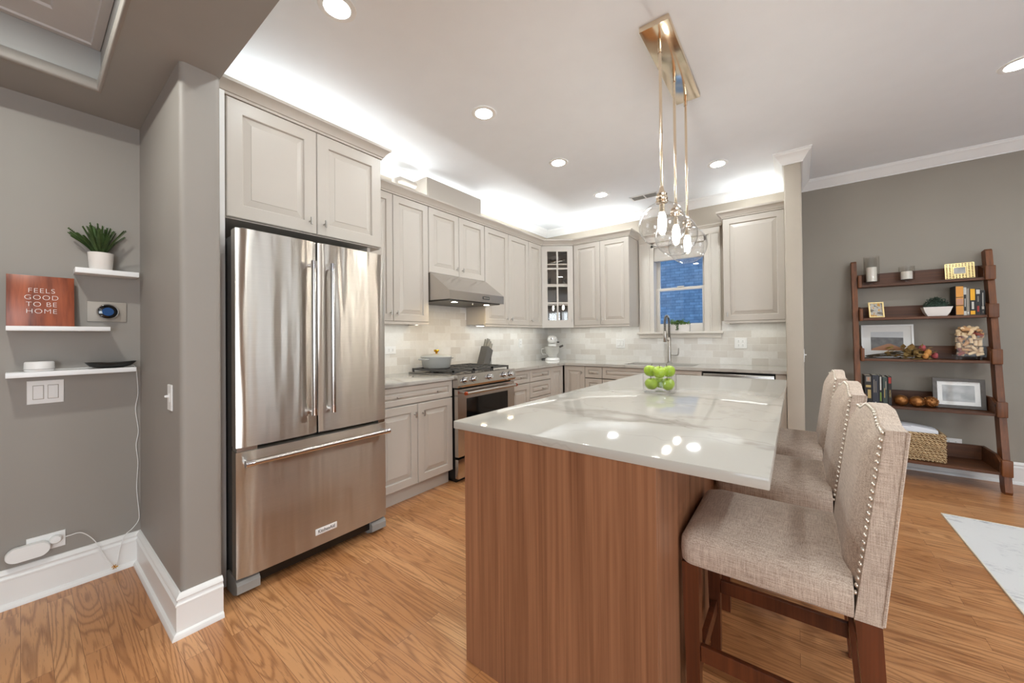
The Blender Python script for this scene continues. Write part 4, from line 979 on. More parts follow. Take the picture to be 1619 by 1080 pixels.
# ------------------------------------------------------------------ island
def island():
    t = thing('kitchen_island', (-.67, 2.2, 0), 'walnut-clad kitchen island with bar overhang under white quartz', 'kitchen island')
    x0, x1, y0, y1 = -1.026, -.306, 1.040, 3.28
    MB().box(x0+.025, x1-.020, y0+.021, y1-.021, .10, .884).build('body', 'walnut', t, smooth=0)
    MB().box(x0+.08, x1-.020, y0+.021, y1-.021, 0, .10).build('toe_kick', 'walnut', t, smooth=0)
    MB().box(x0, x1, y0, y0+.02, 0, .8845, .001).build('end_panel', 'walnut', t, smooth=0)
    MB().box(x0, x1, y1-.02, y1, 0, .8845, .001).build('end_panel', 'walnut', t, smooth=0)
    MB().box(x1-.019, x1, y0+.0205, y1-.0205, 0, .8845).build('back_panel', 'walnut', t, smooth=0)
    F = frame_mat((x0+.005, 0, 0), (0, -1, 0), (0, 0, 1), (-1, 0, 0))
    for k in range(4):
        a = -(y1-.024)+k*(y1-y0-.048)/4; mb = MB(); w = (y1-y0-.048)/4
        mb.box(a+.002, a+w-.002, .12, .875, -.019, 0, .002, xf=F); d = mb.build('door', 'walnut', t, smooth=0)
        tknob(d, F, a+w/2, .80, False)
    tag(MB().box(-1.081, -.051, 1.035, 3.334, .885, .915, .003).build('island_countertop', 'quartz', smooth=30), 'large white veined quartz island countertop', 'countertop')
island()
def apples():
    c = Vector((-.632, 2.245)); z = .9155
    tag(MB().lathe([(.086, 0), (.090, .003), (.092, .012), (.092, .104), (.0905, .106), (.089, .104), (.089, .016), (.085, .012), (0, .012)], c.x, c.y, z, 48, cap1=False).build('glass_bowl', 'clear_glass', smooth=40), 'low round clear glass bowl holding green apples on the island', 'bowl')
    t = thing('apple', (0, 0, 0), '', 'apple'); prof = []
    r = .037
    for i in range(19):
        a = -PI/2+PI*i/18; rr = r*math.cos(a)*(1.0+.10*math.sin(a)); zz = r*.92*math.sin(a)
        dip = .013*math.exp(-(rr/.010)**2) if a > 0 else -.006*math.exp(-(rr/.010)**2)
        prof.append((max(rr, .0004), zz-dip))
    MB().lathe(prof, 0, 0, 0, 28).build('flesh', 'apple_green', t, smooth=80)
    MB().tube([(0, 0, .022), (.001, .001, .034), (.004, .001, .045)], .0016, 6).build('stem', 'stem_brown', t)
    vd = Vector((-.27, .96)); rt = Vector((.96, .27))
    P = [(-.0435, -.025, .0495, 'front left apple at the bottom of the glass bowl'), (.0435, -.025, .0495, 'front right apple at the bottom of the glass bowl'), (.0, .050, .0495, 'rear apple deep in the glass bowl behind the others'),
         (-.050, .006, .1205, 'upper left green apple heaped on the glass bowl'), (.000, -.0505, .1195, 'upper middle green apple at the front of the heap'), (.050, .008, .1205, 'upper right green apple heaped on the glass bowl')]
    random.seed(5)
    for i, (a, b, h, lab) in enumerate(P):
        o = t if i == 0 else copy_tree(t)
        q = c+rt*a+vd*b; o.location = (q.x, q.y, z+h); o.rotation_euler = (random.uniform(-.3, .3)-.25*(i > 2), random.uniform(-.3, .3), random.uniform(0, 6))
        tag(o, lab, 'apple', 'green apples in the glass bowl')
apples()
# ------------------------------------------------------------------ stools
def stool_proto():
    # local: x forward (away from island = +x back), y sideways, origin on the floor at the near front seat corner
    t = thing('counter_stool', (0, 0, 0), '', 'counter stool'); Wd = .45; SXL, SXR = -.298, .108
    mb = MB(); nx, ny = 10, 10; N = []
    def S(i, j, z): return (SXL+(SXR-SXL)*i, Wd*j, z)
    # cushion: rounded-box loft in plan, domed top
    def outline(ins, z, dome=0.):
        pts = []; m = 12; r = .035
        x0, x1, y0, y1 = SXL+ins, SXR, ins, Wd-ins
        for cx, cy, a0 in ((x1-.004, y0+.004, -90), (x1-.004, y1-.004, 0), (x0+r, y1-r, 90), (x0+r, y0+r, 180)):
            rr = .004 if a0 in (-90, 0) else r
            for k in range(m//2+1):
                a = math.radians(a0+90*k/(m//2)); pts.append((cx+rr*math.cos(a), cy+rr*math.sin(a), z))
        return pts
    rings = [outline(.004, .535), outline(0, .541), outline(-.002, .575), outline(.0, .605), outline(.012, .624), outline(.035, .637), outline(.08, .648), outline(.14, .655), outline(.19, .657)]
    # back edge stays put while insets grow
    mb.loft(rings); seat = mb.build('seat', 'linen', t, smooth=60)
    # back: front face x(z), bulged, with a camel top
    def topz(s_):   # s_ 0..1 across
        e = min(s_, 1-s_)*Wd; k = min(1., max(0., (e-.045)/.135))
        return 1.012+.027*k*k*(3-2*k)
    def fx(z): return .108+(z-.54)*(.062/.475)
    th = lambda z: .052-.014*(z-.54)/.475
    ns, nz = 28, 26; front = []; back = []
    for j in range(ns+1):
        s_ = j/ns; e = min(s_, 1-s_)*Wd; zt = topz(s_); z0 = .535
        cf, cb = [], []
        for i in range(nz+1):
            z = z0+(zt-z0)*i/nz
            edge = min(e, (zt-z)+.012*0, .09)/.09
            bul = .030*(1-(1-min(1, edge))**2)*(1 if z > .64 else max(0, (z-.60)/.04))
            cf.append((fx(z)-bul, Wd*s_, z)); cb.append((fx(z)+th(z), Wd*s_, z))
        front.append(cf); back.append(cb)
    mb = MB(); bm = mb.bm
    VF = [[bm.verts.new(p) for p in c] for c in front]; VB = [[bm.verts.new(p) for p in c] for c in back]
    for j in range(ns):
        for i in range(nz):
            bm.faces.new((VF[j][i], VF[j][i+1], VF[j+1][i+1], VF[j+1][i])); bm.faces.new((VB[j][i], VB[j+1][i], VB[j+1][i+1], VB[j][i+1]))
        bm.faces.new((VF[j][nz], VB[j][nz], VB[j+1][nz], VF[j+1][nz])); bm.faces.new((VF[j][0], VF[j+1][0], VB[j+1][0], VB[j][0]))
    for i in range(nz):
        bm.faces.new((VF[0][i], VB[0][i], VB[0][i+1], VF[0][i+1])); bm.faces.new((VF[ns][i], VF[ns][i+1], VB[ns][i+1], VB[ns][i]))
    bk = mb.build('backrest', 'linen', t, smooth=50)
    # piping along the rear edges
    for s_ in (0, 1): MB().tube([(fx(z)+th(z), Wd*s_, z) for z in [.54+.47*k/12 for k in range(13)]], .0035, 6).build('piping', 'linen', bk)
    # nail heads
    path = []
    for i in range(41): z = .60+(topz(0)-.607)*i/40; path.append(Vector((fx(z)-.0052, .0065, z)))
    for j in range(1, 60): s_ = j/60; path.append(Vector((fx(topz(s_))-.0052, .0065+(Wd-.013)*s_, topz(s_)-.0065)))
    for i in range(41): z = topz(1)-.007-(topz(1)-.607)*i/40; path.append(Vector((fx(z)-.0052, Wd-.0065, z)))
    L = [0.]
    for a, b in zip(path, path[1:]): L.append(L[-1]+(b-a).length)
    n = int(L[-1]/.0185); mb = MB(); k = 0
    for i in range(n+1):
        d = L[-1]*i/n
        while k < len(L)-2 and L[k+1] < d: k += 1
        p = path[k].lerp(path[k+1], (d-L[k])/max(1e-6, L[k+1]-L[k])); mb.sphere(p, (.0045, .0056, .0056), 8, 6)
    mb.build('nailhead_trim', 'nail_nickel', bk, smooth=80)
    def leg(pa, pb, a, b):
        mb = MB(); A, B = Vector(pa), Vector(pb)
        mb.loft([[A+Vector(q) for q in ((-a, -a, 0), (a, -a, 0), (a, a, 0), (-a, a, 0))], [B+Vector(q) for q in ((-b, -b, 0), (b, -b, 0), (b, b, 0), (-b, b, 0))]])
        mb.build('leg', 'stool_wood', t, smooth=0)
    for y in (.033, Wd-.033):
        leg((-.264, y, 0), (-.270, y, .5345), .017, .024)
        leg((.165, y, 0), (.134, y, .5345), .017, .025)
    def bar(x0, x1, y0, y1, z0, z1, nm='stretcher'): MB().box(x0, x1, y0, y1, z0, z1, .002).build(nm, 'stool_wood', t, smooth=0)
    bar(-.246, .128, .024, .042, .232, .282); bar(-.246, .128, Wd-.042, Wd-.024, .232, .282)
    bar(-.276, -.256, .056, Wd-.056, .155, .205, 'footrest'); bar(.138, .158, .056, Wd-.056, .30, .35)
    return t
st = stool_proto()
for i, (y, lab) in enumerate(((1.25, 'linen counter stool nearest the camera, with its side fully in view'), (1.905, 'linen counter stool in the middle of the three at the island'), (2.56, 'linen counter stool at the far end of the island, toward the wing wall'))):
    o = st if i == 0 else copy_tree(st)
    o.location = (0, y, 0); tag(o, lab, 'counter stool', 'upholstered counter stools at the island')
# ------------------------------------------------------------------ pendant
def pendant():
    t = thing('pendant_light', (-.545, 2.29, ZC), 'brass three-globe pendant light hanging over the island', 'pendant light')
    MB().box(-.618, -.472, 1.912, 2.668, ZC-.030, ZC-.0005, .003).build('canopy', 'champagne', t, smooth=30)
    for y in (2.02, 2.305, 2.59):
        r = .0075; x = -.545; zc = 1.822; R = .116
        rod = MB().cyl((x, y, 2.02), (x, y, ZC-.03), r, 14).cyl((x, y, ZC-.10), (x, y, ZC-.03), .0105, 14).cyl((x, y, 2.30), (x, y, 2.32), .009, 14).build('rod', 'champagne', t)
        MB().lathe([(.012, 0), (.03, .0), (.032, .006), (.026, .012), (.029, .020), (.029, .03), (.024, .036), (.026, .045), (.014, .06), (.0085, .085)], x, y, 1.935, 28).build('socket', 'champagne', rod, smooth=40)
        prof = []
        for i in range(29):
            a = math.radians(-66+(138+0)*i/28); prof.append((R*math.cos(a), R*math.sin(a)))
        g = MB().lathe(prof, x, y, zc, 48, cap0=False, cap1=False).build('globe', 'globe_glass', rod, smooth=80)
        rr = R*math.cos(math.radians(-66)); zz = zc+R*math.sin(math.radians(-66))
        MB().tube([(x+rr*math.cos(2*PI*k/40), y+rr*math.sin(2*PI*k/40), zz) for k in range(40)], .0016, 6, closed=True).build('rim', 'clear_glass', g)
        MB().cyl((x, y, 1.885), (x, y, 1.934), .013, 14).build('lamp_holder', 'champagne', rod)
        MB().lathe([(.009, .0), (.012, -.004), (.015, -.011), (.018, -.02), (.020, -.032), (.0205, -.05), (.020, -.068), (.0185, -.08), (.0155, -.09), (.011, -.0965), (.006, -.0995), (.0, -.1)], x, y, 1.885, 28, cap1=False).build('bulb', 'bulb_glow', rod, smooth=80)
pendant()
# ------------------------------------------------------------------ recessed downlights
def downlight(x, y, z, label, mat='downlight_glow', r=.058, group='recessed ceiling lights'):
    t = thing('recessed_light', (x, y, z), label, 'recessed light', group)
    MB().lathe([(r+.028, 0), (r+.026, -.004), (r+.004, -.007), (r, -.005), (r, -.0015), (r+.02, -.0012)], x, y, z-.0004, 40, cap0=False, cap1=False).build('trim_ring', 'trim_white', t, smooth=40)
    MB().face([(x+(r)*math.cos(-a*2*PI/36), y+(r)*math.sin(-a*2*PI/36), z-.0025) for a in range(36)]).build('lens', mat, t, smooth=0, normals=False)
for x, y, lab in ((-1.715, .91, 'recessed light nearest the beam, above the refrigerator'), (-1.725, 1.97, 'recessed light in the left row, second from the beam'), (-1.69, 2.945, 'recessed light in the left row, third from the beam'), (-1.70, 3.91, 'recessed light farthest along the left row, near the ceiling vent'), (-.55, 3.88, 'recessed light between the pendant and the wing wall'), (1.07, 3.55, 'recessed light over the living area at the right edge')):
    downlight(x, y, ZC, lab, 'downlight_dim' if y < 1 else 'downlight_glow')
for x, y in ((1.07, 2.25), (2.5, 3.55), (2.5, 2.25), (1.07, 1.0), (2.5, 1.0), (-.55, .95)): downlight(x, y, ZC, 'added fill light out of view in the kitchen and living ceiling', 'living_fill_glow')  # added lamps, none in view, to brighten kitchen and living area
downlight(-1.94, -.25, TZ+.03, 'recessed light in the tray ceiling by the nook', 'tray_glow')
for x, y in ((.6, -1.2), (2.2, -1.2)): downlight(x, y, ZH, 'added fill light in the low ceiling behind the camera', 'tray_glow')  # unseen lamps added for brightness
def vent():
    t = thing('ceiling_vent', (-1.335, 4.265, ZC), 'white slotted air vent in the ceiling near the window wall', 'vent')
    x0, x1, y0, y1 = -1.485, -1.185, 4.195, 4.335; z = ZC-.0005
    mb = MB(); mb.box(x0, x1, y0, y0+.014, z-.006, z); mb.box(x0, x1, y1-.014, y1, z-.006, z); mb.box(x0, x0+.014, y0, y1, z-.006, z); mb.box(x1-.014, x1, y0, y1, z-.006, z); mb.box((x0+x1)/2-.007, (x0+x1)/2+.007, y0, y1, z-.006, z); mb.build('frame', 'trim_white', t, smooth=0)
    mb = MB()
    for k in range(12): yy = y0+.018+k*.009; mb.box(x0+.014, x1-.014, yy, yy+.004, z-.005, z-.001)
    mb.build('slats', 'feet_gray', t, smooth=0)
    MB().box(x0+.014, x1-.014, y0+.014, y1-.014, z-.0009, z).build('backing', 'dark_gray', t, smooth=0)
vent()
# ------------------------------------------------------------------ ladder shelf and its things
SHY = lambda z: 4.545+.145*z         # front line of the posts
SHELVES = [(.165, .265, 4.545), (.605, .70, 4.615), (1.015, 1.11, 4.685), (1.388, 1.475, 4.735), (1.700, 1.79, 4.785)]
def ladder():
    t = thing('ladder_shelf', (.87, 4.75, 0), 'dark brown leaning ladder shelf with five tiers against the gray wall', 'shelf')
    for x0, x1 in ((.436, .474), (1.262, 1.300)):
        d = .085
        MB().prism([(4.56, 0), (4.56+d-.02, 0), (4.56+d, .03), (SHY(1.93)+.015+.082, 1.925), (SHY(1.93)+.03, 1.935), (SHY(1.93)+.012, 1.92), (4.548, .02)], 'x', x0, x1).build('post', 'shelf_post_wood', t, smooth=0)
    for z, zl, yf in SHELVES:
        yb = YG-.012; xa, xb = .4765, 1.2595
        s_ = MB().box(xa, xb, yf+.012, yb, z-.022, z, .002).build('shelf_board', 'shelf_wood', t, smooth=0)
        MB().box(xa, xb, yb-.014, yb, z+.0005, zl+.02).build('back_lip', 'shelf_wood', s_, smooth=0)
        for x0, x1 in ((xa, xa+.020), (xb-.020, xb)):
            q = yf+.10 if yb-yf > .18 else yb-.015
            MB().prism([(yf+.012, z+.0005), (yb-.0145, z+.0005), (yb-.0145, zl+.02), (q, zl+.02), (yf+.03, zl-.01), (yf+.012, zl-.02)], 'x', x0, x1).build('side_lip', 'shelf_wood', s_, smooth=0)
        for x0, x1 in ((xa+.001, xa+.026), (xb-.016, xb+.041)):
            MB().box(x0, x1, yf-.012, yf+.0115, z-.026, zl, .006, 3).build('corner_block', 'shelf_post_wood', s_, smooth=30)
ladder()
ZS = [s[0]+.001 for s in SHELVES]
def candle(x, y, z, h, r, hc, rc, label):
    t = thing('candle_holder', (x, y, z), label, 'candle holder')
    MB().lathe([(.028, 0), (.030, .003), (.012, .009), (.012, .017), (.03, .022), (r, .024), (r, .029), (0, .029)], x, y, z, 32, cap1=False).build('glass_foot', 'clear_glass', t, smooth=40)
    MB().lathe([(r, 0), (r, h), (r-.002, h), (r-.002, .002)], x, y, z+.0295, 40, cap0=False, cap1=False).build('hurricane_glass', 'smoke_glass', t, smooth=40)
    cn = MB().lathe([(rc, 0), (rc, hc-.003), (rc-.004, hc), (.006, hc-.004), (0, hc-.005)], x, y, z+.030, 28, cap1=False).build('candle', 'candle_wax', t, smooth=40)
    MB().cyl((x, y, z+.03+hc-.006), (x, y, z+.03+hc+.006), .0012, 6).build('wick', 'black_plastic', cn)
yt = 4.848
candle(.578, yt, ZS[4], .235, .055, .135, .037, 'taller glass candle holder with white candle on the ladder shelf top tier')
candle(.808, yt, ZS[4], .115, .052, .070, .037, 'shorter glass candle holder with white candle on the ladder shelf top tier')
def picture(name, label, F, w, h, fw, mframe, paint, depth=.016, mat_in=None, matw=0.):
    t = thing(name, F @ Vector((0, 0, 0)), label, 'picture frame'); mb = MB()
    for a, b, c, d in ((-w/2, -w/2+fw, 0, h), (w/2-fw, w/2, 0, h), (-w/2+fw, w/2-fw, 0, fw), (-w/2+fw, w/2-fw, h-fw, h)): mb.box(a, b, c, d, -depth, 0, xf=F)
    mb.build('frame', mframe, t, smooth=0)
    a, b, c, d = -w/2+fw, w/2-fw, fw, h-fw
    if mat_in: MB().box(a, b, c, d, -depth*.8, -depth*.5, xf=F).build('mat_board', mat_in, t, smooth=0)
    paint(t, F, a+matw, b-matw, c+matw, d-matw, -depth*.5+.0005)
    MB().box(a, b, c, d, -.0035, -.002, xf=F).build('glass', 'picture_glass', t, smooth=0)
    return t
def lean(x, y, z, ang=.12, rz=0.): return Matrix.Translation((x, y, z+.018*math.sin(ang)+.0006)) @ Matrix.Rotation(rz, 4, 'Z') @ frame_mat((0, 0, 0), (1, 0, 0), (0, math.sin(ang), math.cos(ang)), (0, -math.cos(ang), math.sin(ang)))
def polyimg(t, F, pts, n, mat, name='print'):
    MB().loft([[F @ Vector((p[0], p[1], n)) for p in pts], [F @ Vector((p[0], p[1], n+.0004)) for p in pts]]).build(name, mat, t, smooth=0)
def goldframe():
    F = lean(1.117, 4.815, ZS[4], .2, -.1); w, h = .158, .132
    t = thing('picture_frame', F @ Vector((0, 0, 0)), 'small gold lattice picture frame on the ladder shelf top tier', 'picture frame')
    mb = MB(); us = [-w/2+w*k/9 for k in range(10)]; vs = [h*k/9 for k in range(10)]
    for u in us: mb.box(u-.0032, u+.0032, 0, h, -.008, 0, xf=F)
    for v in vs: mb.box(-w/2, w/2, max(0, v-.003), v+.003, -.008, -.0005, xf=F)
    mb.box(-.036, .036, h*.28, h*.75, -.0085, .001, xf=F)
    mb.build('lattice', 'gold_frame', t, smooth=0)
    MB().box(-.032, .032, h*.31, h*.72, .0011, .0016, xf=F).build('print', 'photo_gray', t, smooth=0)
goldframe()
def autumn(t, F, a, b, c, d, n): polyimg(t, F, [(a, c), (b, c), (b, d), (a, d)], n, 'photo_autumn')
picture('picture_frame', 'small gold-edged photo frame at the left of the second tier', lean(.605, 4.80, ZS[3], .22, .12), .105, .145, .010, 'gold_frame', autumn)
def road(t, F, a, b, c, d, n):
    h = d-c; w = b-a
    polyimg(t, F, [(a, c), (b, c), (b, d), (a, d)], n, 'photo_hill'); polyimg(t, F, [(a, c+h*.72), (b, c+h*.68), (b, d), (a, d)], n+.0005, 'photo_sky', 'print_sky')
    polyimg(t, F, [(a, c), (b, c), (b-w*.05, c+h*.12), (a+w*.62, c+h*.36), (a+w*.52, c+h*.36), (a+w*.05, c+h*.1)], n+.0005, 'photo_road', 'print_road')
picture('picture_frame', 'large white-framed photograph of a dirt road on the third tier', lean(.677, 4.855, ZS[2]+.002, .10), .348, .305, .014, 'trim_white', road, .02, 'paper_white', .052)
def grayp(t, F, a, b, c, d, n): polyimg(t, F, [(a, c), (b, c), (b, d), (a, d)], n, 'photo_gray')
picture('picture_frame', 'gray wooden frame with a pale misty print on the fourth tier', lean(1.083, 4.74, ZS[1]+.002, .10), .292, .248, .026, 'frame_gray', grayp, .02, 'paper_white', .03)
def planter():
    cx, cy, z = .975, 4.80, ZS[3]; t = thing('bowl_planter', (cx, cy, z), 'white square bowl of bushy dark greenery on the second tier', 'potted plant')
    def ring(a, b, zz): return [(cx-a, cy-b, zz), (cx+a, cy-b, zz), (cx+a, cy+b, zz), (cx-a, cy+b, zz)]
    MB().loft([ring(.055, .035, z), ring(.072, .042, z+.03), ring(.086, .05, z+.078), ring(.08, .045, z+.078), ring(.07, .04, z+.06)]).build('bowl', 'pot_white', t, smooth=0)
    random.seed(11); mb = MB()
    for i in range(420):
        a = random.uniform(0, 6.283); e = random.uniform(0, PI/2); r = random.uniform(.6, 1.)
        p = Vector((cx+.085*math.cos(a)*math.cos(e)*r, cy+.05*math.sin(a)*math.cos(e)*r, z+.08+.085*math.sin(e)*r))
        d = Vector((random.uniform(-1, 1), random.uniform(-1, 1), random.uniform(-.2, 1))).normalized()*.022
        mb.tube([p-d*.5, p+d*.5], .0026, 4, r1=.0008)
    mb.sphere((cx, cy, z+.075), (.068, .038, .06), 12, 8)
    mb.build('foliage', 'pine_green', t, smooth=0)
planter()
def book(label, x0, x1, z, h, d, yf, mats, bands, group, text=None):
    t = thing('book', ((x0+x1)/2, yf+d/2, z), label, 'book', group)
    MB().box(x0, x1, yf, yf+.002, z, z+h).box(x0, x0+.002, yf+.002, yf+d, z, z+h).box(x1-.002, x1, yf+.002, yf+d, z, z+h).build('cover', mats, t, smooth=0)
    MB().box(x0+.0022, x1-.0022, yf+.0025, yf+d-.003, z+.003, z+h-.003).build('pages', 'page_cream', t, smooth=0)
    w = x1-x0
    for k, (a, b, u0, u1, m) in enumerate(bands): MB().box(x0+w*u0, x0+w*u1, yf-.0005*(k+1), yf, z+h*a, z+h*b).build('spine_print', m, t, smooth=0)
    if text: text_mesh(text[0], text[1], frame_mat(((x0+x1)/2, yf-.0006-.0005*len(bands), z+h*text[2]), (0, 0, -1), (1, 0, 0), (0, -1, 0)), 'lettering', text[3], t, extrude=.0002)
z = ZS[3]; g = 'books on the second tier'; yf = 4.765
book('thick orange-spined book at the left of the second tier books', 1.078, 1.122, z, .248, .14, yf, 'book_black', [(.02, .98, .06, 1., 'book_orange'), (.36, .56, .1, .96, 'book_face'), (.60, .62, .06, 1., 'book_black'), (.32, .345, .06, 1., 'book_black')], g)
book('thin black and white book beside the orange one', 1.124, 1.139, z, .232, .13, yf+.004, 'book_pale', [(.15, .74, .06, .94, 'book_black'), (.3, .6, .35, .65, 'book_pale')], g)
book('thin gray book left of the yellow one', 1.1405, 1.1555, z, .222, .13, yf+.004, 'book_gray', [(.05, .12, .2, .8, 'book_pale')], g)
book('yellow and black book on the second tier', 1.157, 1.187, z, .218, .13, yf, 'book_black', [(.56, .99, .08, .92, 'book_yellow'), (.02, .16, .08, .92, 'book_yellow'), (.22, .5, .3, .7, 'book_pale')], g)
book('black book with a pale top beside the yellow one', 1.189, 1.2135, z, .215, .13, yf+.002, 'book_black', [(.80, .97, .1, .9, 'book_pale'), (.5, .72, .4, .6, 'book_gray'), (.12, .34, .25, .7, 'book_red')], g)
book('black book at the right end of the second tier', 1.215, 1.238, z, .200, .13, yf+.002, 'book_black', [(.35, .9, .42, .58, 'book_pale'), (.22, .34, .25, .75, 'book_pale'), (.06, .16, .4, .6, 'book_gray')], g)
z = ZS[1]; g = 'books on the fourth tier'; yf = 4.66
book('thick black biography with a portrait, leftmost on the fourth tier', .498, .546, z, .258, .15, yf, 'book_black', [(.78, .96, .2, .85, 'book_gray'), (.82, .93, .4, .65, 'book_face'), (.58, .66, .15, .85, 'book_gold'), (.2, .5, .4, .85, 'book_gold')], g)
book('dark charcoal book next to the black biography', .549, .590, z, .262, .15, yf+.002, 'book_navy', [(.4, .85, .22, .34, 'book_gray'), (.4, .8, .52, .62, 'book_gray'), (.04, .08, .4, .6, 'book_pale')], g)
book('black book with white and green lettering on the fourth tier', .592, .613, z, .260, .15, yf+.002, 'book_black', [(.5, .96, .3, .7, 'book_pale'), (.12, .42, .3, .7, 'leaf_green')], g)
book('dark green book on the fourth tier', .616, .647, z, .248, .15, yf+.004, 'book_green', [(.55, .85, .55, .75, 'book_gray'), (.25, .6, .3, .45, 'book_gold')], g)
book('slim black book with a red spine top on the fourth tier', .650, .672, z, .254, .15, yf, 'book_black', [(.76, .97, .12, .88, 'book_red')], g, ('MASTERY', .016, .40, 'book_gold'))
def roses():
    z = ZS[2]; yb = 4.755; t = thing('dried_roses', (.74, yb, z), 'bunch of dried roses lying along the third tier', 'dried flowers')
    random.seed(21); mb = MB()
    for i in range(16):
        y0 = yb+random.uniform(-.02, .03); z0 = z+random.uniform(.004, .03); x1 = random.uniform(.72, .86); z1 = z+random.uniform(.02, .08); y1 = yb+random.uniform(-.03, .03)
        mb.tube([(.505+random.uniform(0, .05), y0, z0), (.62, (y0+y1)/2, z0*.6+z1*.4), (x1, y1, z1)], .0022, 5)
    mb.build('stems', 'dry_stem', t)
    mb = MB()
    for i in range(130):
        p = Vector((random.choice([random.uniform(.64, .89), random.uniform(.76, .92)]), yb+random.uniform(-.045, .035), z+random.uniform(.006, .10)*(1 if i % 3 else .6)))
        L = random.uniform(.035, .075); d = Vector((random.uniform(-.4, 1), random.uniform(-1, .5), random.uniform(-.4, .6))).normalized(); w = d.cross(Vector((0, 0, 1))).normalized()*L*.36; u = Vector((0, 0, .006))
        a, b, c_, e, q = p, p+d*L*.5+w, p+d*L, p+d*L*.5-w, p+d*L*.5+u
        for s_ in (a, b, c_, e, q): s_.z = max(s_.z, z+.002)
        mb.face([a, b, q]); mb.face([b, c_, q]); mb.face([c_, e, q]); mb.face([e, a, q])
    mb.build('leaves', 'dry_leaf', t, smooth=0, normals=False)
    for x, y, zz, m, r in ((.875, -.01, .098, 'petal_pink', .026), (.905, -.02, .058, 'petal_orange', .028), (.885, -.05, .030, 'petal_orange', .024), (.945, -.02, .032, 'petal_pink', .025), (.79, .0, .075, 'dry_leaf', .026), (.83, -.03, .062, 'dry_leaf', .024)):
        mb = MB(); c_ = Vector((x, yb+y, z+zz))
        for k in range(3):
            rr = r*1.15*(1-.25*k); n = 10
            mb.loft([[c_+Vector((q*rr*1.2-rr*.6, rr*s_*math.cos(2*PI*i/n+k), rr*s_*math.sin(2*PI*i/n+k))) for i in range(n)] for q, s_ in ((0, .25), (.3, .8), (.7, 1.), (1.05, .72+.08*k))], True, False)
        mb.build('rose_head', m, t, smooth=60)
roses()
def corks():
    cx, cy, z = 1.150, 4.79, ZS[2]; s_ = .082; t = thing('glass_jar', (cx, cy, z), 'square footed glass jar heaped with wine corks on the third tier', 'jar')
    def ring(a, zz): return [(cx-a, cy-a*.8, zz), (cx+a, cy-a*.8, zz), (cx+a, cy+a*.8, zz), (cx-a, cy+a*.8, zz)]
    z0 = z+.022; z1 = z0+.195
    MB().loft([ring(s_-.004, z0), ring(s_, z0+.006), ring(s_, z1-.012), ring(s_+.012, z1), ring(s_+.010, z1+.004), ring(s_-.003, z1-.01), ring(s_-.003, z0+.008)]).build('glass', 'jar_glass', t, smooth=0)
    for a in (-1, 1):
        for b in (-1, 1): MB().cyl((cx+a*.055, cy+b*.045, z), (cx+a*.055, cy+b*.045, z0-.0005), .010, 12).build('foot', 'clear_glass', t)
    random.seed(33); g = 'wine corks heaped in the glass jar'; proto = {}
    L, r = .042, .0115
    for m in ('cork', 'cork_pale', 'cork_wine'):
        proto[m] = MB().lathe([(r-.001, -L/2), (r, -L/2+.001), (r, L/2-.001), (r-.001, L/2)], 0, 0, 0, 12).build('wine_cork', m, smooth=40, loc=(0, 0, 0))
    used = set(); placed = []
    def put(p, rot, m):
        o = proto[m]
        if m in used: o = proto[m].copy(); COL.objects.link(o)
        used.add(m); o.location = p; o.rotation_euler = rot
        tag(o, 'wine cork in the heap filling the square glass jar', 'cork', g)
    def seg(p, q, r_, t_):
        best = 9
        for i in range(4):
            for j in range(4):
                a_ = (p[0]+(q[0]-p[0])*i/3, p[1]+(q[1]-p[1])*i/3); b_ = (r_[0]+(t_[0]-r_[0])*j/3, r_[1]+(t_[1]-r_[1])*j/3)
                best = min(best, math.hypot(a_[0]-b_[0], a_[1]-b_[1]))
        return best
    w = s_-.004; hy = s_*.8-.004
    for layer, (yy, gap) in enumerate(((cy-hy+r+.001, .0192), (cy-hy+2.6*r+.002, .0192), (cy-hy+4.4*r, .0195))):
        done = []
        for tr in range(2600):
            a_ = random.uniform(0, PI); ux, uz = math.cos(a_)*(L/2-r*.4), math.sin(a_)*(L/2-r*.4)
            px, pz = random.uniform(-w+r, w-r), random.uniform(z0+.012+r, z1+.008)
            if abs(px)+abs(ux) > w-r*.85 or pz-abs(uz) < z0+.010+r*.8: continue
            p, q = (px-ux, pz-uz), (px+ux, pz+uz)
            if any(seg(p, q, *d_) < gap for d_ in done): continue
            done.append((p, q))
            put((cx+px, yy, pz), (0, PI/2-a_, 0), random.choice(['cork', 'cork', 'cork_pale', 'cork_pale', 'cork_pale', 'cork_wine']))
    for k in range(8): put((cx-.042+.012*k, cy+(-.03, .02)[k % 2], z0+.236+.010*(1-abs(k-3.5)/4)), (random.uniform(-.3, .3), PI/2+random.uniform(-.7, .7), random.uniform(0, 3)), random.choice(['cork', 'cork_pale', 'cork_pale']))
    for k in range(11):
        put((cx-.062+.0125*k, cy+(-.045, .0, .04)[k % 3], z0+.212+.020*(1-abs(k-5)/5.5)+.004*(k % 2)), (random.uniform(-.3, .3), PI/2+random.uniform(-.5, .5), random.uniform(0, 3)), random.choice(['cork', 'cork_pale']))
corks()
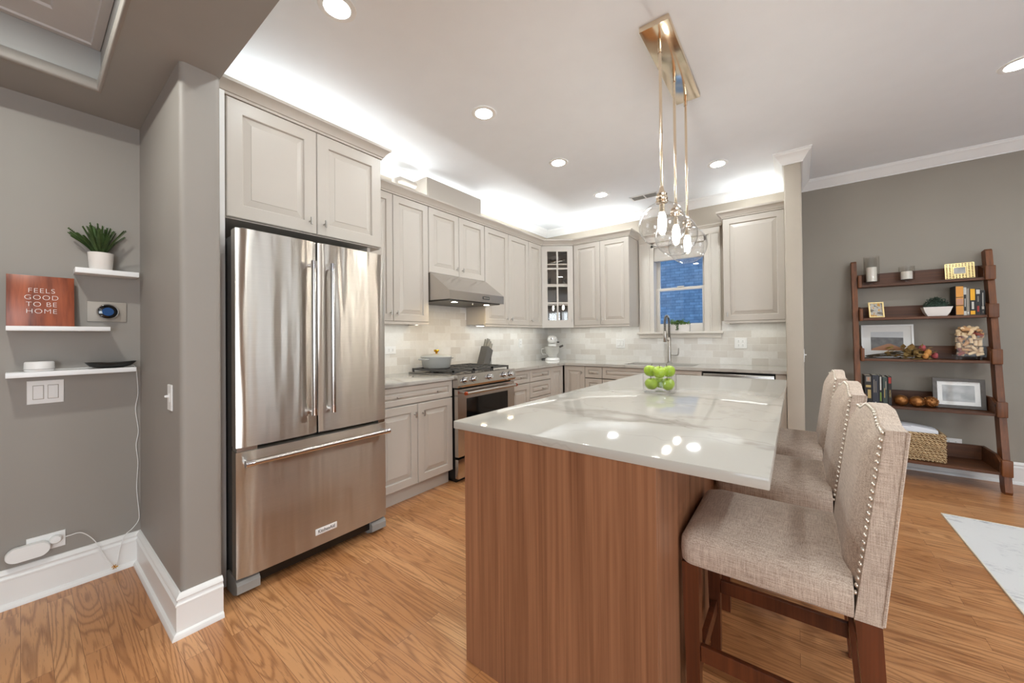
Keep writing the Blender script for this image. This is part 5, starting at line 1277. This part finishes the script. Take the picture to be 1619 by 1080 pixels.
def orbs():
    z = ZS[1]; g = 'carved wooden balls on the fourth tier'; r = .047
    for k, (x, y, lab) in enumerate(((.735, 4.70, 'smooth bronze-brown ball beside the slim book'), (.828, 4.685, 'bronze ball with a scalloped carved band, middle of three'), (.915, 4.715, 'leaf-carved bronze ball beside the gray frame'))):
        t = thing('decorative_ball', (x, y, z), lab+' on the fourth tier', 'decorative ball', g)
        b = MB().sphere((x, y, z+r), r, 32, 24).build('ball', 'bronze', t, smooth=80)
        mb = MB(); random.seed(k)
        if k == 1:
            for q in range(12):
                a = 2*PI*q/12; e = -.35; c = Vector((math.cos(a)*math.cos(e), math.sin(a)*math.cos(e), math.sin(e)))
                u = Vector((-math.sin(a), math.cos(a), 0)); v = c.cross(u)
                mb.tube([Vector((x, y, z+r))+(c+u*.24*math.cos(2*PI*i/14)+v*.24*math.sin(2*PI*i/14)).normalized()*(r+.0008) for i in range(14)], .0022, 5, closed=True)
            mb.build('carved_band', 'bronze', t)
        else:
            for q in range(60 if k else 40):
                a, e = random.uniform(0, 6.28), random.uniform(-.9, .8); c = Vector((math.cos(a)*math.cos(e), math.sin(a)*math.cos(e), math.sin(e))); mb.sphere(Vector((x, y, z+r))+c*(r-.0015), .006 if k else .0035, 8, 6)
            mb.build('carving', 'bronze', t)
orbs()
def basket():
    x0, x1, y0, y1, z0, z1 = .66, .972, 4.60, 4.84, ZS[0], .398
    t = thing('woven_basket', (.81, 4.72, z0), 'woven seagrass basket on the lowest tier holding folded towels', 'basket')
    def ring(i, z): return [(x0+i, y0+i, z), (x1-i, y0+i, z), (x1-i, y1-i, z), (x0+i, y1-i, z)]
    MB().loft([ring(.008, z0), ring(0, z0+.01), ring(0, z1-.008), ring(-.003, z1-.004), ring(-.003, z1+.004), ring(.012, z1+.004), ring(.014, z1-.02), ring(.016, z0+.02)]).build('body', 'seagrass_weave', t, smooth=0)
    mb = MB(); n = 26
    for r_ in range(11):
        zz = z0+.012+r_*(z1-z0-.02)/10
        for side in range(2):
            pts = []
            m = 2*n
            for k in range(m+1):
                s_ = k/m; off = .004*math.sin(s_*PI*m/2+r_*PI)
                pts.append((x0+(x1-x0)*s_, y0-.001+off*.7-.001, zz+off*1.1) if side == 0 else (x1+.001-off*.7+.001, y0+(y1-y0)*s_, zz+off*1.1))
            mb.tube(pts, .0068, 6)
    mb.build('woven_strands', 'seagrass_weave', t)
    for k, (dx, dz, mt, lab) in enumerate(((0, 0, 'towel', 'lower folded white towel in the woven basket'), (.004, .040, 'towel', 'upper folded pale towel lying on top in the woven basket'))):
        tt = thing('folded_towel', (.81, 4.72, z1-.05+dz), lab, 'towel'); mb = MB()
        a, b, c, d = x0+.024+dx, x1-.03-dx, y0+.024, y1-.026; zb = z1-.066+k*.0545; N = 14; R = []
        for i in range(N+1):
            s_ = i/N; x = a+(b-a)*s_; h = .040+.008*math.sin(s_*3.0+.4)+(.022*(1-s_) if k else 0)
            R.append([(x, c, zb+.006), (x, c-.002, zb+h*.5), (x, c+.008, zb+h), (x, (c+d)/2, zb+h+.004), (x, d-.008, zb+h), (x, d, zb+.006), (x, (c+d)/2, zb)])
        mb.loft(R); o = mb.build('towel_fold', mt, tt, smooth=50)
        MB().tube([(a+(b-a)*i/20, c+.004+.0006*i, zb+.036+.008*math.sin(i/20*3+.4)+(.022*(1-i/20) if k else 0)) for i in range(21)], .0022, 5).build('stripe', 'towel_line', tt)
basket()
# ------------------------------------------------------------------ rug
t = thing('area_rug', (1.7, 2.6, 0), 'pale distressed gray area rug on the floor right of the stools', 'rug')
MB().box(.785, 3.1, 1.45, 3.812, .001, .008).build('pile', 'rug_pile', t, smooth=0)
MB().sweep([(.785, 1.45), (.785, 3.812), (3.1, 3.812), (3.1, 1.45)], [(-.006, .001), (.0, .001), (.0, .010), (-.006, .010)], closed=True).build('binding', 'page_cream', t, smooth=0)
